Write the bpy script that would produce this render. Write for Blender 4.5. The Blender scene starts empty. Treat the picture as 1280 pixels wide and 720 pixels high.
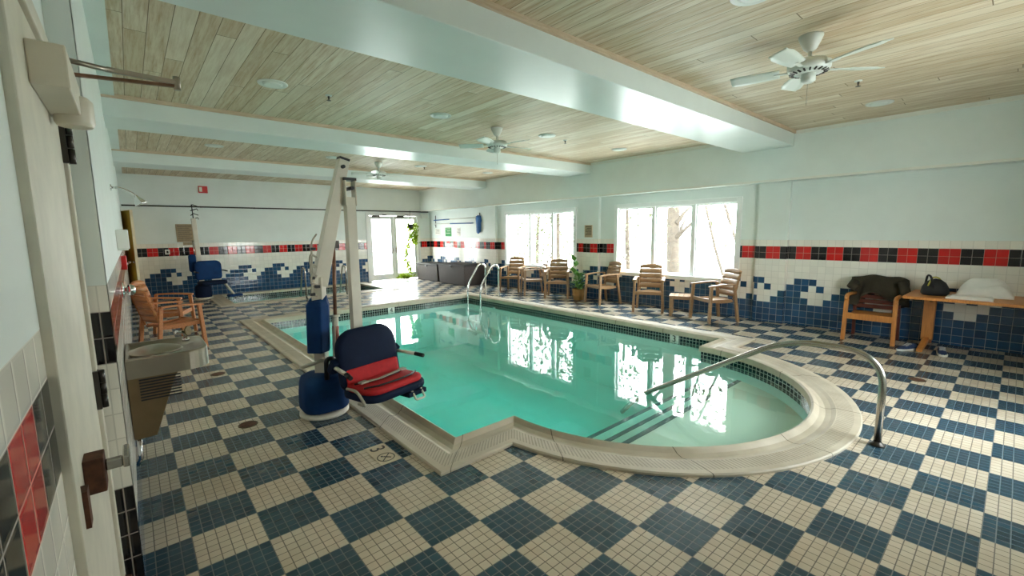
import bpy, bmesh, math, random
from mathutils import Vector, Matrix
random.seed(7)
S = 0.31                       # one floor square, metres
C = bpy.context.scene.collection
scene = bpy.context.scene
PI = math.pi
V = Vector
def P(x, y, z=0.0): return V((x*S, y*S, z*S))
def lin(c):
    f = lambda u: u/12.92 if u <= .04045 else ((u+.055)/1.055)**2.4
    return tuple(f(v/255) for v in c) + (1.0,)

# ------------------------------------------------------------------ materials
class NT:
    def __init__(s, name):
        s.m = bpy.data.materials.new(name); s.m.use_nodes = True
        s.t = s.m.node_tree; s.t.nodes.clear()
        s.out = s.n('ShaderNodeOutputMaterial')
    def n(s, t, **k):
        o = s.t.nodes.new(t)
        for a, b in k.items(): setattr(o, a, b)
        return o
    def l(s, a, b): s.t.links.new(a, b)
    def set(s, inp, v):
        if hasattr(v, 'is_output') or isinstance(v, bpy.types.NodeSocket): s.l(v, inp)
        else: inp.default_value = v
    def math(s, op, a, b=None, c=None):
        o = s.n('ShaderNodeMath', operation=op)
        s.set(o.inputs[0], a)
        if b is not None: s.set(o.inputs[1], b)
        if c is not None: s.set(o.inputs[2], c)
        return o.outputs[0]
    def mix(s, f, a, b):
        o = s.n('ShaderNodeMix', data_type='RGBA')
        s.set(o.inputs[0], f); s.set(o.inputs[6], a); s.set(o.inputs[7], b)
        return o.outputs[2]
    def mul(s, f, a, b):
        o = s.n('ShaderNodeMix', data_type='RGBA', blend_type='MULTIPLY')
        s.set(o.inputs[0], f); s.set(o.inputs[6], a); s.set(o.inputs[7], b)
        return o.outputs[2]
    def coords(s, kind='Object'):
        tc = s.n('ShaderNodeTexCoord'); return tc.outputs[kind]
    def xyz(s, v):
        o = s.n('ShaderNodeSeparateXYZ'); s.l(v, o.inputs[0]); return o.outputs
    def comb(s, x, y, z):
        o = s.n('ShaderNodeCombineXYZ'); s.set(o.inputs[0], x); s.set(o.inputs[1], y); s.set(o.inputs[2], z); return o.outputs[0]
    def noise(s, v, scale, detail=3, rough=.55):
        o = s.n('ShaderNodeTexNoise'); s.l(v, o.inputs['Vector'])
        o.inputs['Scale'].default_value = scale; o.inputs['Detail'].default_value = detail; o.inputs['Roughness'].default_value = rough
        return o.outputs['Fac']
    def white(s, v):
        o = s.n('ShaderNodeTexWhiteNoise'); s.l(v, o.inputs['Vector']); return o.outputs['Value']
    def ramp(s, f, stops):
        o = s.n('ShaderNodeValToRGB'); s.l(f, o.inputs[0])
        e = o.color_ramp.elements
        while len(e) < len(stops): e.new(.5)
        for q, (p, c) in zip(e, stops): q.position = p; q.color = c
        return o.outputs[0]
    def bsdf(s, col, rough=.5, metal=0., bump=None, bstr=.3, bdist=.002, **k):
        b = s.n('ShaderNodeBsdfPrincipled')
        s.set(b.inputs['Base Color'], col); s.set(b.inputs['Roughness'], rough); s.set(b.inputs['Metallic'], metal)
        for a, v in k.items(): s.set(b.inputs[a.replace('_', ' ')], v)
        if bump is not None:
            u = s.n('ShaderNodeBump'); u.inputs['Strength'].default_value = bstr; u.inputs['Distance'].default_value = bdist
            s.l(bump, u.inputs['Height']); s.l(u.outputs[0], b.inputs['Normal'])
        s.l(b.outputs[0], s.out.inputs[0]); return b

def plain(name, rgb, rough=.5, metal=0., var=.12, scale=6., bump=0., **k):
    t = NT(name); v = t.coords(); n = t.noise(v, scale, 4)
    c = lin(rgb); d = tuple(x*(1-var) for x in c[:3]) + (1,); h = tuple(min(1, x*(1+var)) for x in c[:3]) + (1,)
    col = t.ramp(n, [(.3, d), (.7, h)])
    if bump: t.bsdf(col, rough, metal, bump=t.noise(v, scale*8, 3), bstr=bump, **k)
    else: t.bsdf(col, rough, metal, **k)
    return t.m

def wood(name, dark, light, rough=.5, axis=0, scale=9.):
    t = NT(name); x, y, z = t.xyz(t.coords())
    s = [14., 14., 14.]; s[axis] = 1.2
    v = t.comb(t.math('MULTIPLY', x, s[0]), t.math('MULTIPLY', y, s[1]), t.math('MULTIPLY', z, s[2]))
    n = t.noise(v, scale/2, 5, .65)
    t.bsdf(t.ramp(n, [(.28, lin(dark)), (.72, lin(light))]), rough, bump=n, bstr=.15)
    return t.m

def tile_mat(name, rgb, rough=.12, var=.15, grout=(196, 192, 182), t_=.345, x0=6.63, y0=.83, z0=.10, g=.045):
    t = NT(name); v = t.coords(); x, y, z = t.xyz(v)
    geo = t.n('ShaderNodeNewGeometry'); nx, ny, nz = t.xyz(geo.outputs['Normal'])
    usey = t.math('GREATER_THAN', t.math('ABSOLUTE', nx), .5)
    hx = t.math('DIVIDE', t.math('SUBTRACT', x, x0*S), t_*S); hy = t.math('DIVIDE', t.math('SUBTRACT', y, y0*S), t_*S)
    mm = t.n('ShaderNodeMix', data_type='FLOAT'); t.l(usey, mm.inputs[0]); t.l(hx, mm.inputs[2]); t.l(hy, mm.inputs[3]); h = mm.outputs[0]
    w = t.math('DIVIDE', t.math('SUBTRACT', z, z0*S), t_*S)
    def edge(q):
        f = t.math('FRACT', q); return t.math('MINIMUM', f, t.math('SUBTRACT', 1., f))
    d = t.math('MINIMUM', edge(h), edge(w)); gm = t.math('LESS_THAN', d, g/2)
    r = t.white(t.comb(t.math('FLOOR', h), t.math('FLOOR', w), 0.))
    c = lin(rgb); lo = tuple(q*(1-var) for q in c[:3])+(1,); hi = tuple(min(1, q*(1+var)) for q in c[:3])+(1,)
    col = t.mix(gm, t.mix(r, lo, hi), lin(grout))
    sm = t.n('ShaderNodeMapRange'); sm.inputs[1].default_value = 0; sm.inputs[2].default_value = .09; t.l(d, sm.inputs[0])
    t.bsdf(col, t.math('ADD', t.math('MULTIPLY', gm, .5), rough), bump=sm.outputs[0], bstr=.35, bdist=.002)
    return t.m

M = {}
def build_mats():
    # ---- floor mosaic: blue and cream squares of 6 x 6 small tiles
    t = NT('checkered mosaic'); x, y, z = t.xyz(t.coords())
    X = t.math('DIVIDE', x, S); Y = t.math('DIVIDE', y, S)
    par = t.math('FLOORED_MODULO', t.math('ADD', t.math('FLOOR', X), t.math('FLOOR', Y)), 2.)
    x6 = t.math('MULTIPLY', X, 6.); y6 = t.math('MULTIPLY', Y, 6.)
    ed = lambda q: (lambda f: t.math('MINIMUM', f, t.math('SUBTRACT', 1., f)))(t.math('FRACT', q))
    d = t.math('MINIMUM', ed(x6), ed(y6)); gm = t.math('LESS_THAN', d, .045)
    r = t.white(t.comb(t.math('FLOOR', x6), t.math('FLOOR', y6), 0.))
    big = t.noise(t.coords(), 1.3, 4)
    blue = t.mix(r, lin((38, 66, 82)), lin((46, 78, 94))); cream = t.mix(r, lin((213, 196, 173)), lin((223, 207, 185)))
    col = t.mix(par, cream, blue)
    wear = t.ramp(big, [(.25, (.74, .70, .64, 1)), (.6, (1, 1, 1, 1))])
    col = t.mul(.8, col, wear)
    gc = t.mix(par, lin((96, 82, 66)), lin((84, 94, 98)))
    col = t.mix(gm, col, gc)
    sm = t.n('ShaderNodeMapRange'); sm.inputs[1].default_value = 0; sm.inputs[2].default_value = .12; t.l(d, sm.inputs[0])
    rough = t.math('ADD', t.math('MULTIPLY', gm, .4), t.math('ADD', .17, t.math('MULTIPLY', r, .08)))
    t.bsdf(col, rough, bump=sm.outputs[0], bstr=.4, bdist=.0015, Specular_IOR_Level=.85)
    M['floor'] = t.m
    # ---- whitewashed plank ceiling, planks along y
    t = NT('whitewashed planks'); v = t.coords(); x, y, z = t.xyz(v)
    pw = .43*S
    k = t.math('FLOOR', t.math('DIVIDE', x, pw)); fx = t.math('FRACT', t.math('DIVIDE', x, pw))
    off = t.math('MULTIPLY', t.white(t.comb(k, 3.3, 0.)), 9.)
    yy = t.math('DIVIDE', t.math('ADD', y, off), 3.4); j = t.math('FLOOR', yy); fy = t.math('FRACT', yy)
    r = t.white(t.comb(k, j, 1.7)); r2 = t.white(t.comb(k, j, 9.1))
    gv = t.comb(t.math('MULTIPLY', x, 26.), t.math('ADD', t.math('MULTIPLY', y, 1.3), t.math('MULTIPLY', r2, 40.)), 0.)
    gr = t.noise(gv, 1.4, 6, .7)
    gb = t.noise(t.comb(t.math('MULTIPLY', x, 5.), t.math('ADD', t.math('MULTIPLY', y, 1.), t.math('MULTIPLY', r, 30.)), 0.), 1.1, 4, .6)
    base = t.mix(r, lin((226, 212, 190)), lin((206, 188, 160)))
    col = t.mix(t.ramp(gr, [(.42, (0, 0, 0, 1)), (.72, (1, 1, 1, 1))]), base, lin((180, 146, 106)))
    col = t.mix(t.ramp(gb, [(.5, (0, 0, 0, 1)), (.8, (.6, .6, .6, 1))]), col, lin((160, 120, 74)))
    col = t.mix(t.math('GREATER_THAN', r2, .9), col, t.mix(.4, col, lin((232, 222, 204))))
    seam = t.math('MAXIMUM', t.math('LESS_THAN', fx, .035), t.math('LESS_THAN', fy, .002))
    col = t.mix(seam, col, lin((120, 98, 70)))
    t.bsdf(col, .55, bump=t.math('SUBTRACT', 1., seam), bstr=.5, bdist=.003)
    M['planks'] = t.m
    M['paint'] = plain('mint wall paint', (223, 230, 226), .42, var=.03, scale=2.5)
    M['beam'] = plain('glossy mint beam paint', (221, 229, 226), .28, var=.03, scale=2.5)
    M['white'] = plain('white paint', (226, 226, 218), .4, var=.04)
    M['frame'] = plain('white window frame', (232, 234, 232), .35, var=.03)
    M['grimy_white'] = plain('grimy white door paint', (206, 200, 184), .45, var=.1, scale=7)
    M['trimwood'] = wood('bleached trim wood', (190, 166, 140), (216, 198, 172), axis=0)
    M['tile_white'] = tile_mat('white wall tile', (234, 230, 220), var=.04, grout=(206, 202, 192))
    M['tile_navy'] = tile_mat('navy wall tile', (34, 72, 108), rough=.1, var=.3, grout=(150, 160, 164))
    M['tile_black'] = tile_mat('black strip tile', (16, 15, 18), rough=.1, var=.3, grout=(150, 140, 132))
    M['tile_red'] = tile_mat('red strip tile', (196, 26, 24), rough=.1, var=.15, grout=(196, 130, 112))
    M['band'] = tile_mat('dark waterline tile', (22, 30, 38), rough=.1, var=.4, grout=(176, 178, 168), t_=.17, z0=-.12, x0=0, y0=0, g=.16)
    # ---- coping with ridged band (uv: u across 0..1 from deck to water, v metres along)
    t = NT('ridged coping stone'); uv = t.coords('UV'); u, w, _ = t.xyz(uv)
    band = t.math('MULTIPLY', t.math('GREATER_THAN', u, .16), t.math('LESS_THAN', u, .48))
    st = t.math('LESS_THAN', t.math('FRACT', t.math('DIVIDE', w, .028)), .42)
    rid = t.math('MULTIPLY', band, st)
    seam = t.math('LESS_THAN', t.math('FRACT', t.math('DIVIDE', w, .93)), .008)
    n = t.noise(t.coords(), 3.5, 5)
    col = t.ramp(n, [(.3, lin((182, 168, 146))), (.7, lin((206, 194, 174)))])
    col = t.mix(t.math('MULTIPLY', rid, .5), col, lin((120, 106, 84)))
    col = t.mix(seam, col, lin((96, 84, 66)))
    t.bsdf(col, .55, bump=t.math('SUBTRACT', t.math('MULTIPLY', n, .3), rid), bstr=.6, bdist=.004)
    M['coping'] = t.m
    M['basin'] = plain('pool plaster', (226, 236, 232), .6, var=.06, scale=1.2)
    M['basin_pale'] = plain('pale step plaster', (222, 210, 186), .6, var=.06, scale=1.2)
    M['nosing'] = plain('dark step nosing tile', (10, 16, 18), .85)
    # ---- water: fresnel mirror over milky turquoise, half clear
    t = NT('pool water'); v = t.coords()
    wv = t.noise(v, 2.2, 2); bp = t.n('ShaderNodeBump'); bp.inputs['Strength'].default_value = .035; bp.inputs['Distance'].default_value = .05; t.l(wv, bp.inputs['Height'])
    tr = t.n('ShaderNodeBsdfTransparent'); tr.inputs[0].default_value = (1, 1, 1, 1)
    df = t.n('ShaderNodeBsdfDiffuse'); df.inputs[0].default_value = lin((176, 220, 206))
    mx = t.n('ShaderNodeMixShader'); mx.inputs[0].default_value = .16; t.l(tr.outputs[0], mx.inputs[1]); t.l(df.outputs[0], mx.inputs[2])
    gl = t.n('ShaderNodeBsdfGlossy'); gl.inputs['Roughness'].default_value = .015; t.l(bp.outputs[0], gl.inputs['Normal'])
    fr = t.n('ShaderNodeFresnel'); fr.inputs[0].default_value = 1.33; t.l(bp.outputs[0], fr.inputs['Normal'])
    ge = t.n('ShaderNodeNewGeometry')
    m2 = t.n('ShaderNodeMixShader'); t.l(t.math('MULTIPLY', fr.outputs[0], t.math('SUBTRACT', 1., ge.outputs['Backfacing'])), m2.inputs[0]); t.l(mx.outputs[0], m2.inputs[1]); t.l(gl.outputs[0], m2.inputs[2])
    t.l(m2.outputs[0], t.out.inputs[0])
    va = t.n('ShaderNodeVolumeAbsorption'); va.inputs['Color'].default_value = (.16, .965, .925, 1); va.inputs['Density'].default_value = .75
    t.l(va.outputs[0], t.out.inputs['Volume']); M['water'] = t.m
    t = NT('window glass')
    tr = t.n('ShaderNodeBsdfTransparent'); tr.inputs[0].default_value = (.95, .97, .97, 1)
    gl = t.n('ShaderNodeBsdfGlossy'); gl.inputs['Roughness'].default_value = .02
    fr = t.n('ShaderNodeFresnel'); fr.inputs[0].default_value = 1.45; ge = t.n('ShaderNodeNewGeometry')
    mx = t.n('ShaderNodeMixShader'); t.l(t.math('MULTIPLY', fr.outputs[0], t.math('SUBTRACT', 1., ge.outputs['Backfacing'])), mx.inputs[0]); t.l(tr.outputs[0], mx.inputs[1]); t.l(gl.outputs[0], mx.inputs[2])
    t.l(mx.outputs[0], t.out.inputs[0]); M['glass'] = t.m
    M['steel'] = plain('brushed stainless steel', (178, 172, 164), .24, 1., var=.06, scale=20)
    M['steel_fountain'] = plain('fountain stainless steel', (158, 148, 134), .3, .9, var=.08, scale=4)
    M['fountain_cabinet'] = plain('brown reflecting steel', (132, 112, 84), .28, .85, var=.15, scale=5)
    M['dark_steel'] = plain('dark steel', (74, 70, 66), .4, .9)
    M['rust'] = plain('rusty steel', (92, 58, 40), .7, .4, var=.45, scale=30)
    M['brass'] = plain('worn drain metal', (92, 78, 50), .5, .7, var=.35, scale=40)
    M['chrome'] = plain('chrome', (210, 210, 208), .08, 1., var=.02)
    M['teak'] = wood('patio chair resin wood', (126, 94, 64), (172, 136, 98), .38, 0)
    M['oak'] = wood('golden oak', (160, 98, 44), (204, 138, 70), .4, 2)
    M['orange'] = wood('orange stained chair wood', (150, 86, 42), (194, 128, 72), .5, 0)
    M['redwood'] = wood('dark red chair wood', (78, 34, 22), (112, 52, 34), .45, 1)
    M['yellow'] = plain('yellow door paint', (208, 170, 62), .45, var=.1)
    M['cream'] = plain('cream door edge', (222, 206, 170), .45)
    M['powder'] = plain('white powder coat', (214, 206, 190), .35, var=.06, scale=5)
    M['navy_vinyl'] = plain('navy vinyl', (14, 28, 54), .75, var=.15, scale=5, Specular_IOR_Level=.2)
    M['blue_cover'] = plain('blue vinyl cover', (13, 54, 102), .7, var=.2, scale=6, Specular_IOR_Level=.2)
    M['red_fabric'] = plain('red fabric', (184, 20, 26), .75, var=.12, scale=25)
    M['black'] = plain('black plastic', (18, 18, 20), .4)
    M['strap'] = plain('grey webbing strap', (176, 168, 152), .7)
    M['rod_brown'] = plain('brown stained rod', (128, 92, 70), .45, .3, var=.3, scale=20)
    M['red_label'] = plain('red warning label', (182, 54, 38), .5)
    M['olive'] = plain('dark olive jacket', (48, 42, 28), .9, var=.35, scale=9, bump=.4)
    M['bagblack'] = plain('black bag cloth', (20, 20, 22), .8, var=.3, scale=9)
    M['towel'] = plain('white towel', (224, 222, 216), .9, var=.06, scale=12, bump=.4)
    M['shoeblue'] = plain('blue shoe mesh', (36, 56, 92), .7, var=.3, scale=30)
    M['rubber'] = plain('white rubber', (216, 214, 206), .5)
    M['yellowgreen'] = plain('yellow green strap', (176, 170, 60), .6)
    t = NT('dark wicker'); v = t.coords(); x, y, z = t.xyz(v)
    a = t.math('SINE', t.math('MULTIPLY', t.math('ADD', y, x), 130.)); b = t.math('SINE', t.math('MULTIPLY', z, 130.))
    w = t.math('MULTIPLY', a, b); wf = t.math('ADD', t.math('MULTIPLY', w, .5), .5)
    t.bsdf(t.mix(wf, lin((26, 22, 21)), lin((96, 86, 82))), .38, bump=wf, bstr=.6, bdist=.004); t.t.nodes['Principled BSDF'].inputs['Roughness'].default_value = .6; t.t.nodes['Principled BSDF'].inputs['Specular IOR Level'].default_value = .25; M['wicker'] = t.m
    M['wicker_lid'] = plain('dark storage lid', (48, 43, 41), .6, var=.1, Specular_IOR_Level=.25)
    M['leaf'] = plain('plant leaf', (96, 150, 62), .45, var=.4, scale=9)
    t = NT('translucent yellow green leaf'); n = t.noise(t.coords(), 9., 3); col = t.ramp(n, [(.3, lin((90, 112, 26))), (.7, lin((134, 150, 50)))])
    d = t.n('ShaderNodeBsdfDiffuse'); tl = t.n('ShaderNodeBsdfTranslucent'); t.l(col, d.inputs[0]); t.l(col, tl.inputs[0])
    mx = t.n('ShaderNodeMixShader'); mx.inputs[0].default_value = .6; t.l(d.outputs[0], mx.inputs[1]); t.l(tl.outputs[0], mx.inputs[2]); t.l(mx.outputs[0], t.out.inputs[0]); M['leaf_bright'] = t.m
    M['leaf_tree'] = plain('tree leaf', (72, 76, 42), .6, var=.4, scale=3)
    M['bark'] = plain('bark', (66, 57, 47), .9, var=.3, scale=9)
    M['basket'] = wood('woven basket', (120, 84, 40), (190, 146, 84), .6, 0, 30)
    M['ground'] = plain('pale ground', (206, 204, 196), .9, var=.08)
    M['red_alarm'] = plain('red alarm plastic', (196, 24, 22), .35)
    M['tan'] = plain('tan notice board', (166, 146, 116), .6, var=.12, scale=30)
    M['paper'] = plain('white paper', (232, 230, 222), .7, var=.03)
    M['greenpaper'] = plain('green poster', (40, 146, 74), .6, var=.25, scale=14)
    M['netblue'] = plain('blue net', (14, 92, 160), .5, var=.2)
    M['ink'] = plain('dark ink', (42, 36, 32), .6)
    M['deck_marker'] = plain('beige marker tile', (196, 178, 146), .4)
    M['fan_white'] = plain('white fan enamel', (216, 218, 212), .35, var=.03)
    t = NT('fan blade white'); t.bsdf(lin((214, 218, 210)), .35); M['blade'] = t.m
    t = NT('recessed lamp diffuser'); b = t.bsdf(lin((228, 232, 226)), .5)
    M['diffuser'] = t.m
build_mats()

# ------------------------------------------------------------------ mesh builder
class MB:
    def __init__(s, k=1.0): s.b = bmesh.new(); s.k = k; s.uv = None
    def v(s, p): return s.b.verts.new(V(p)*s.k)
    def face(s, vs, mi=0, sm=False):
        try: f = s.b.faces.new(vs)
        except ValueError: return None
        f.material_index = mi; f.smooth = sm; return f
    def poly(s, pts, mi=0): return s.face([s.v(p) for p in pts], mi)
    def hexa(s, c, mi=0, sm=False):
        a = [s.v(p) for p in c]
        for q in ((3,2,1,0),(4,5,6,7),(0,1,5,4),(1,2,6,5),(2,3,7,6),(3,0,4,7)): s.face([a[i] for i in q], mi, sm)
    def box(s, x0, x1, y0, y1, z0, z1, mi=0):
        s.hexa([(x0,y0,z0),(x1,y0,z0),(x1,y1,z0),(x0,y1,z0),(x0,y0,z1),(x1,y0,z1),(x1,y1,z1),(x0,y1,z1)], mi); return s
    def bar(s, p0, p1, w, h, up=(0,0,1), w1=None, h1=None, mi=0):
        p0, p1 = V(p0), V(p1); d = (p1-p0).normalized(); u = V(up)
        r = d.cross(u)
        if r.length < 1e-4: r = d.cross(V((1,0,0)))
        r.normalize(); u = r.cross(d).normalized()
        w1 = w if w1 is None else w1; h1 = h if h1 is None else h1
        c = []
        for p, a, b in ((p0,w/2,h/2),(p1,w1/2,h1/2)):
            c += [p-r*a-u*b, p+r*a-u*b, p+r*a+u*b, p-r*a+u*b]
        s.hexa(c, mi); return s
    def tube(s, pts, r, n=10, mi=0, caps=True):
        pts = [V(p) for p in pts]; rs = r if isinstance(r, (list, tuple)) else [r]*len(pts)
        prev = None; rings = []
        for i, p in enumerate(pts):
            t = (pts[min(i+1, len(pts)-1)]-pts[max(i-1, 0)]).normalized()
            if prev is None:
                a = t.cross(V((0,0,1)));
                if a.length < 1e-3: a = t.cross(V((0,1,0)))
            else: a = prev-t*prev.dot(t)
            a.normalize(); prev = a; b = t.cross(a)
            rings.append([s.v(p+(a*math.cos(2*PI*k/n)+b*math.sin(2*PI*k/n))*rs[i]) for k in range(n)])
        for q, w in zip(rings, rings[1:]):
            for k in range(n): s.face([q[k], q[(k+1)%n], w[(k+1)%n], w[k]], mi, True)
        if caps: s.face(rings[0][::-1], mi); s.face(rings[-1], mi)
        return s
    def lathe(s, prof, c=(0,0,0), n=24, mi=0, axis=(0,0,1), sm=True):
        c = V(c); ax = V(axis).normalized(); a = ax.orthogonal().normalized(); b = ax.cross(a); rings = []
        for r, z in prof:
            rings.append([s.v(c+ax*z+(a*math.cos(2*PI*k/n)+b*math.sin(2*PI*k/n))*max(r, 1e-4)) for k in range(n)])
        for q, w in zip(rings, rings[1:]):
            for k in range(n): s.face([q[k], q[(k+1)%n], w[(k+1)%n], w[k]], mi, sm)
        s.face(rings[0][::-1], mi); s.face(rings[-1], mi); return s
    def prism(s, poly, lo, hi, ax='z', mi=0):
        f = {'z': lambda p, q: (p[0],p[1],q), 'y': lambda p, q: (p[0],q,p[1]), 'x': lambda p, q: (q,p[0],p[1])}[ax]
        a = [s.v(f(p, lo)) for p in poly]; b = [s.v(f(p, hi)) for p in poly]; n = len(poly)
        s.face(a[::-1], mi); s.face(b, mi)
        for i in range(n): s.face([a[i], a[(i+1)%n], b[(i+1)%n], b[i]], mi)
        return s
    def grid(s, fn, nu, nv, mi=0, thick=None, sm=True):
        """fn(u,v)->point; optional thickness vector for a closed slab"""
        A = [[s.v(fn(i/nu, j/nv)) for j in range(nv+1)] for i in range(nu+1)]
        for i in range(nu):
            for j in range(nv): s.face([A[i][j], A[i+1][j], A[i+1][j+1], A[i][j+1]], mi, sm)
        if thick is not None:
            T = V(thick); B = [[s.v(V(fn(i/nu, j/nv))+T) for j in range(nv+1)] for i in range(nu+1)]
            for i in range(nu):
                for j in range(nv): s.face([B[i][j+1], B[i+1][j+1], B[i+1][j], B[i][j]], mi, sm)
            for i in range(nu):
                s.face([A[i+1][0], A[i][0], B[i][0], B[i+1][0]], mi); s.face([A[i][nv], A[i+1][nv], B[i+1][nv], B[i][nv]], mi)
            for j in range(nv):
                s.face([A[0][j], A[0][j+1], B[0][j+1], B[0][j]], mi); s.face([A[nu][j+1], A[nu][j], B[nu][j], B[nu][j+1]], mi)
        return s
    def build(s, name, mats, parent=None, bevel=0, seg=2, subd=0, loc=None, fix=True):
        if fix: bmesh.ops.recalc_face_normals(s.b, faces=s.b.faces[:])
        me = bpy.data.meshes.new(name); s.b.to_mesh(me); s.b.free()
        for m in (mats if isinstance(mats, (list, tuple)) else [mats]): me.materials.append(M[m] if isinstance(m, str) else m)
        o = bpy.data.objects.new(name, me); C.objects.link(o)
        if parent: o.parent = parent
        if loc is not None: o.location = loc
        if bevel:
            b = o.modifiers.new('bevel', 'BEVEL'); b.width = bevel; b.segments = seg; b.limit_method = 'ANGLE'; b.angle_limit = math.radians(40)
        if subd:
            b = o.modifiers.new('sub', 'SUBSURF'); b.levels = b.render_levels = subd
            for f in me.polygons: f.use_smooth = True
        return o
def struct(o, label=None, cat=None):
    o['kind'] = 'structure'
    if label: o['label'] = label
    if cat: o['category'] = cat
    return o
def tag(o, label, cat, group=None, kind=None):
    o['label'] = label; o['category'] = cat
    if group: o['group'] = group
    o['kind'] = kind or 'thing'
    return o
def thing(name, label, cat, loc=(0,0,0), rz=0, group=None):
    o = bpy.data.objects.new(name, None); C.objects.link(o); o.empty_display_size = .1
    o.location = loc; o.rotation_euler = (0,0,rz); return tag(o, label, cat, group)
def dup(root, loc, rz, label, group=None):
    kids = [(c, list(c.children)) for c in root.children]
    r = root.copy(); C.objects.link(r); r.location = loc; r.rotation_euler = (0,0,rz); r['label'] = label
    if group: r['group'] = group
    for ch, gs in kids:
        c = ch.copy(); C.objects.link(c); c.parent = r
        for g in gs:
            d = g.copy(); C.objects.link(d); d.parent = c
    return r
def arc(cx, cy, r, a0, a1, n): return [(cx+r*math.cos(a0+(a1-a0)*i/n), cy+r*math.sin(a0+(a1-a0)*i/n)) for i in range(n+1)]
def text_mb(mb, s, at, right, up, size, depth, mi=0):
    """glyph outlines as real extruded shapes, laid with axes right / up"""
    cu = bpy.data.curves.new('glyph', 'FONT'); cu.body = s; cu.size = 1; cu.align_x = 'CENTER'; cu.align_y = 'CENTER'; cu.extrude = .5
    o = bpy.data.objects.new('glyph', cu); C.objects.link(o); bpy.context.view_layer.update()
    me = bpy.data.meshes.new_from_object(o.evaluated_get(bpy.context.evaluated_depsgraph_get()))
    bpy.data.objects.remove(o); R, U = V(right), V(up); N = R.cross(U)
    vs = [mb.v(V(at)+R*v.co.x*size+U*v.co.y*size+N*v.co.z*depth) for v in me.vertices]
    for f in me.polygons: mb.face([vs[i] for i in f.vertices], mi)
    bpy.data.meshes.remove(me)

# ------------------------------------------------------------------ setting
W, WS, F, ZC, ZB, ZS, XL, Y0 = 23.65, 22.44, 38.9, 10.06, 9.33, 7.69, -3.62, -9.5
T = .345
def poolloop(o):       # o = outward offset from the water's edge
    x0, x1, y0, y1, cx, r = 2.35-o, 17.35+o, 1.82-o, 22.6+o, 9.8, 5.5+o
    dx = math.sqrt(max(r*r-o*o, 0)); a = math.asin(min(o/r, 1)) if o >= 0 else -math.asin(min(-o/r, 1))
    pts = [(x0, y1), (x0, y0)]
    pts += [(cx+r*math.cos(t), 1.82+r*math.sin(t)) for t in [PI+a+(PI-2*a)*i/48 for i in range(49)]]
    pts += [(x1, y0), (x1, y1)]
    return pts
def sparloop(o): return [(2.25-o, 38.1+o*.7), (2.25-o, 31.75-o), (14.4+o, 31.75-o), (14.4+o, 38.1+o*.7)]
# floor with two openings
fb = bmesh.new()
def ring(pts):
    vs = [fb.verts.new(P(x, y)) for x, y in pts]; return [fb.edges.new((vs[i], vs[(i+1)%len(vs)])) for i in range(len(vs))]
es = ring([(-4.3, Y0), (24.3, Y0), (24.3, F+.4), (-4.3, F+.4)])+ring(poolloop(1.02))+ring(sparloop(.9))
bmesh.ops.triangle_fill(fb, use_beauty=True, use_dissolve=False, edges=es)
def inside(p, L):
    c = False; n = len(L)
    for i in range(n):
        (x1, y1), (x2, y2) = L[i], L[(i+1)%n]
        if (y1 > p[1]) != (y2 > p[1]) and p[0] < (x2-x1)*(p[1]-y1)/(y2-y1)+x1: c = not c
    return c
bad = [f for f in fb.faces if any(inside((f.calc_center_median().x/S, f.calc_center_median().y/S), L) for L in (poolloop(1.02), sparloop(.9)))]
bmesh.ops.delete(fb, geom=bad, context='FACES')
for f in fb.faces:
    if f.normal.z < 0: f.normal_flip()
me = bpy.data.meshes.new('floor'); fb.to_mesh(me); fb.free(); me.materials.append(M['floor'])
fo = bpy.data.objects.new('floor', me); C.objects.link(fo); struct(fo)

def coping(name, loops, prof, extra_mat):
    """loops(o) outline; prof = [(offset, z, u)]"""
    b = bmesh.new(); uvl = b.loops.layers.uv.new('UVMap')
    L0 = [loops(o) for o, z, u in prof]; n = len(L0[0])
    base = loops(0); acc = [0]
    for i in range(n): acc.append(acc[-1]+(V(base[(i+1)%n])-V(base[i])).length*S)
    R = [[b.verts.new(P(x, y, z)) for x, y in L] for L, (o, z, u) in zip(L0, prof)]
    for k in range(len(prof)-1):
        for i in range(n):
            j = (i+1)%n
            f = b.faces.new([R[k][i], R[k][j], R[k+1][j], R[k+1][i]]); f.smooth = False
            for lp, (uu, vv) in zip(f.loops, ((prof[k][2], acc[i]), (prof[k][2], acc[i+1]), (prof[k+1][2], acc[i+1]), (prof[k+1][2], acc[i]))): lp[uvl].uv = (uu, vv)
    bmesh.ops.recalc_face_normals(b, faces=b.faces[:])
    me = bpy.data.meshes.new(name); b.to_mesh(me); b.free(); me.materials.append(M['coping'])
    o = bpy.data.objects.new(name, me); C.objects.link(o); return struct(o)
coping('trim_pool_coping', poolloop, [(1.1,-.1,0),(1.1,.05,.0),(1.07,.08,.03),(.52,.08,.5),(.42,.03,.60),(.28,.0,.74),(.14,.03,.86),(.05,.10,.93),(.0,.125,.96),(-.06,.09,.98),(-.07,-.14,.99),(.0,-.16,1)], None)
coping('trim_spa_coping', sparloop, [(1.0,-.1,0),(1.0,.04,.0),(.97,.05,.03),(.4,.05,.62),(.08,.07,.9),(.0,.08,.96),(-.05,.05,.98),(-.05,-.12,.99),(.0,-.14,1)], None)
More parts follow.
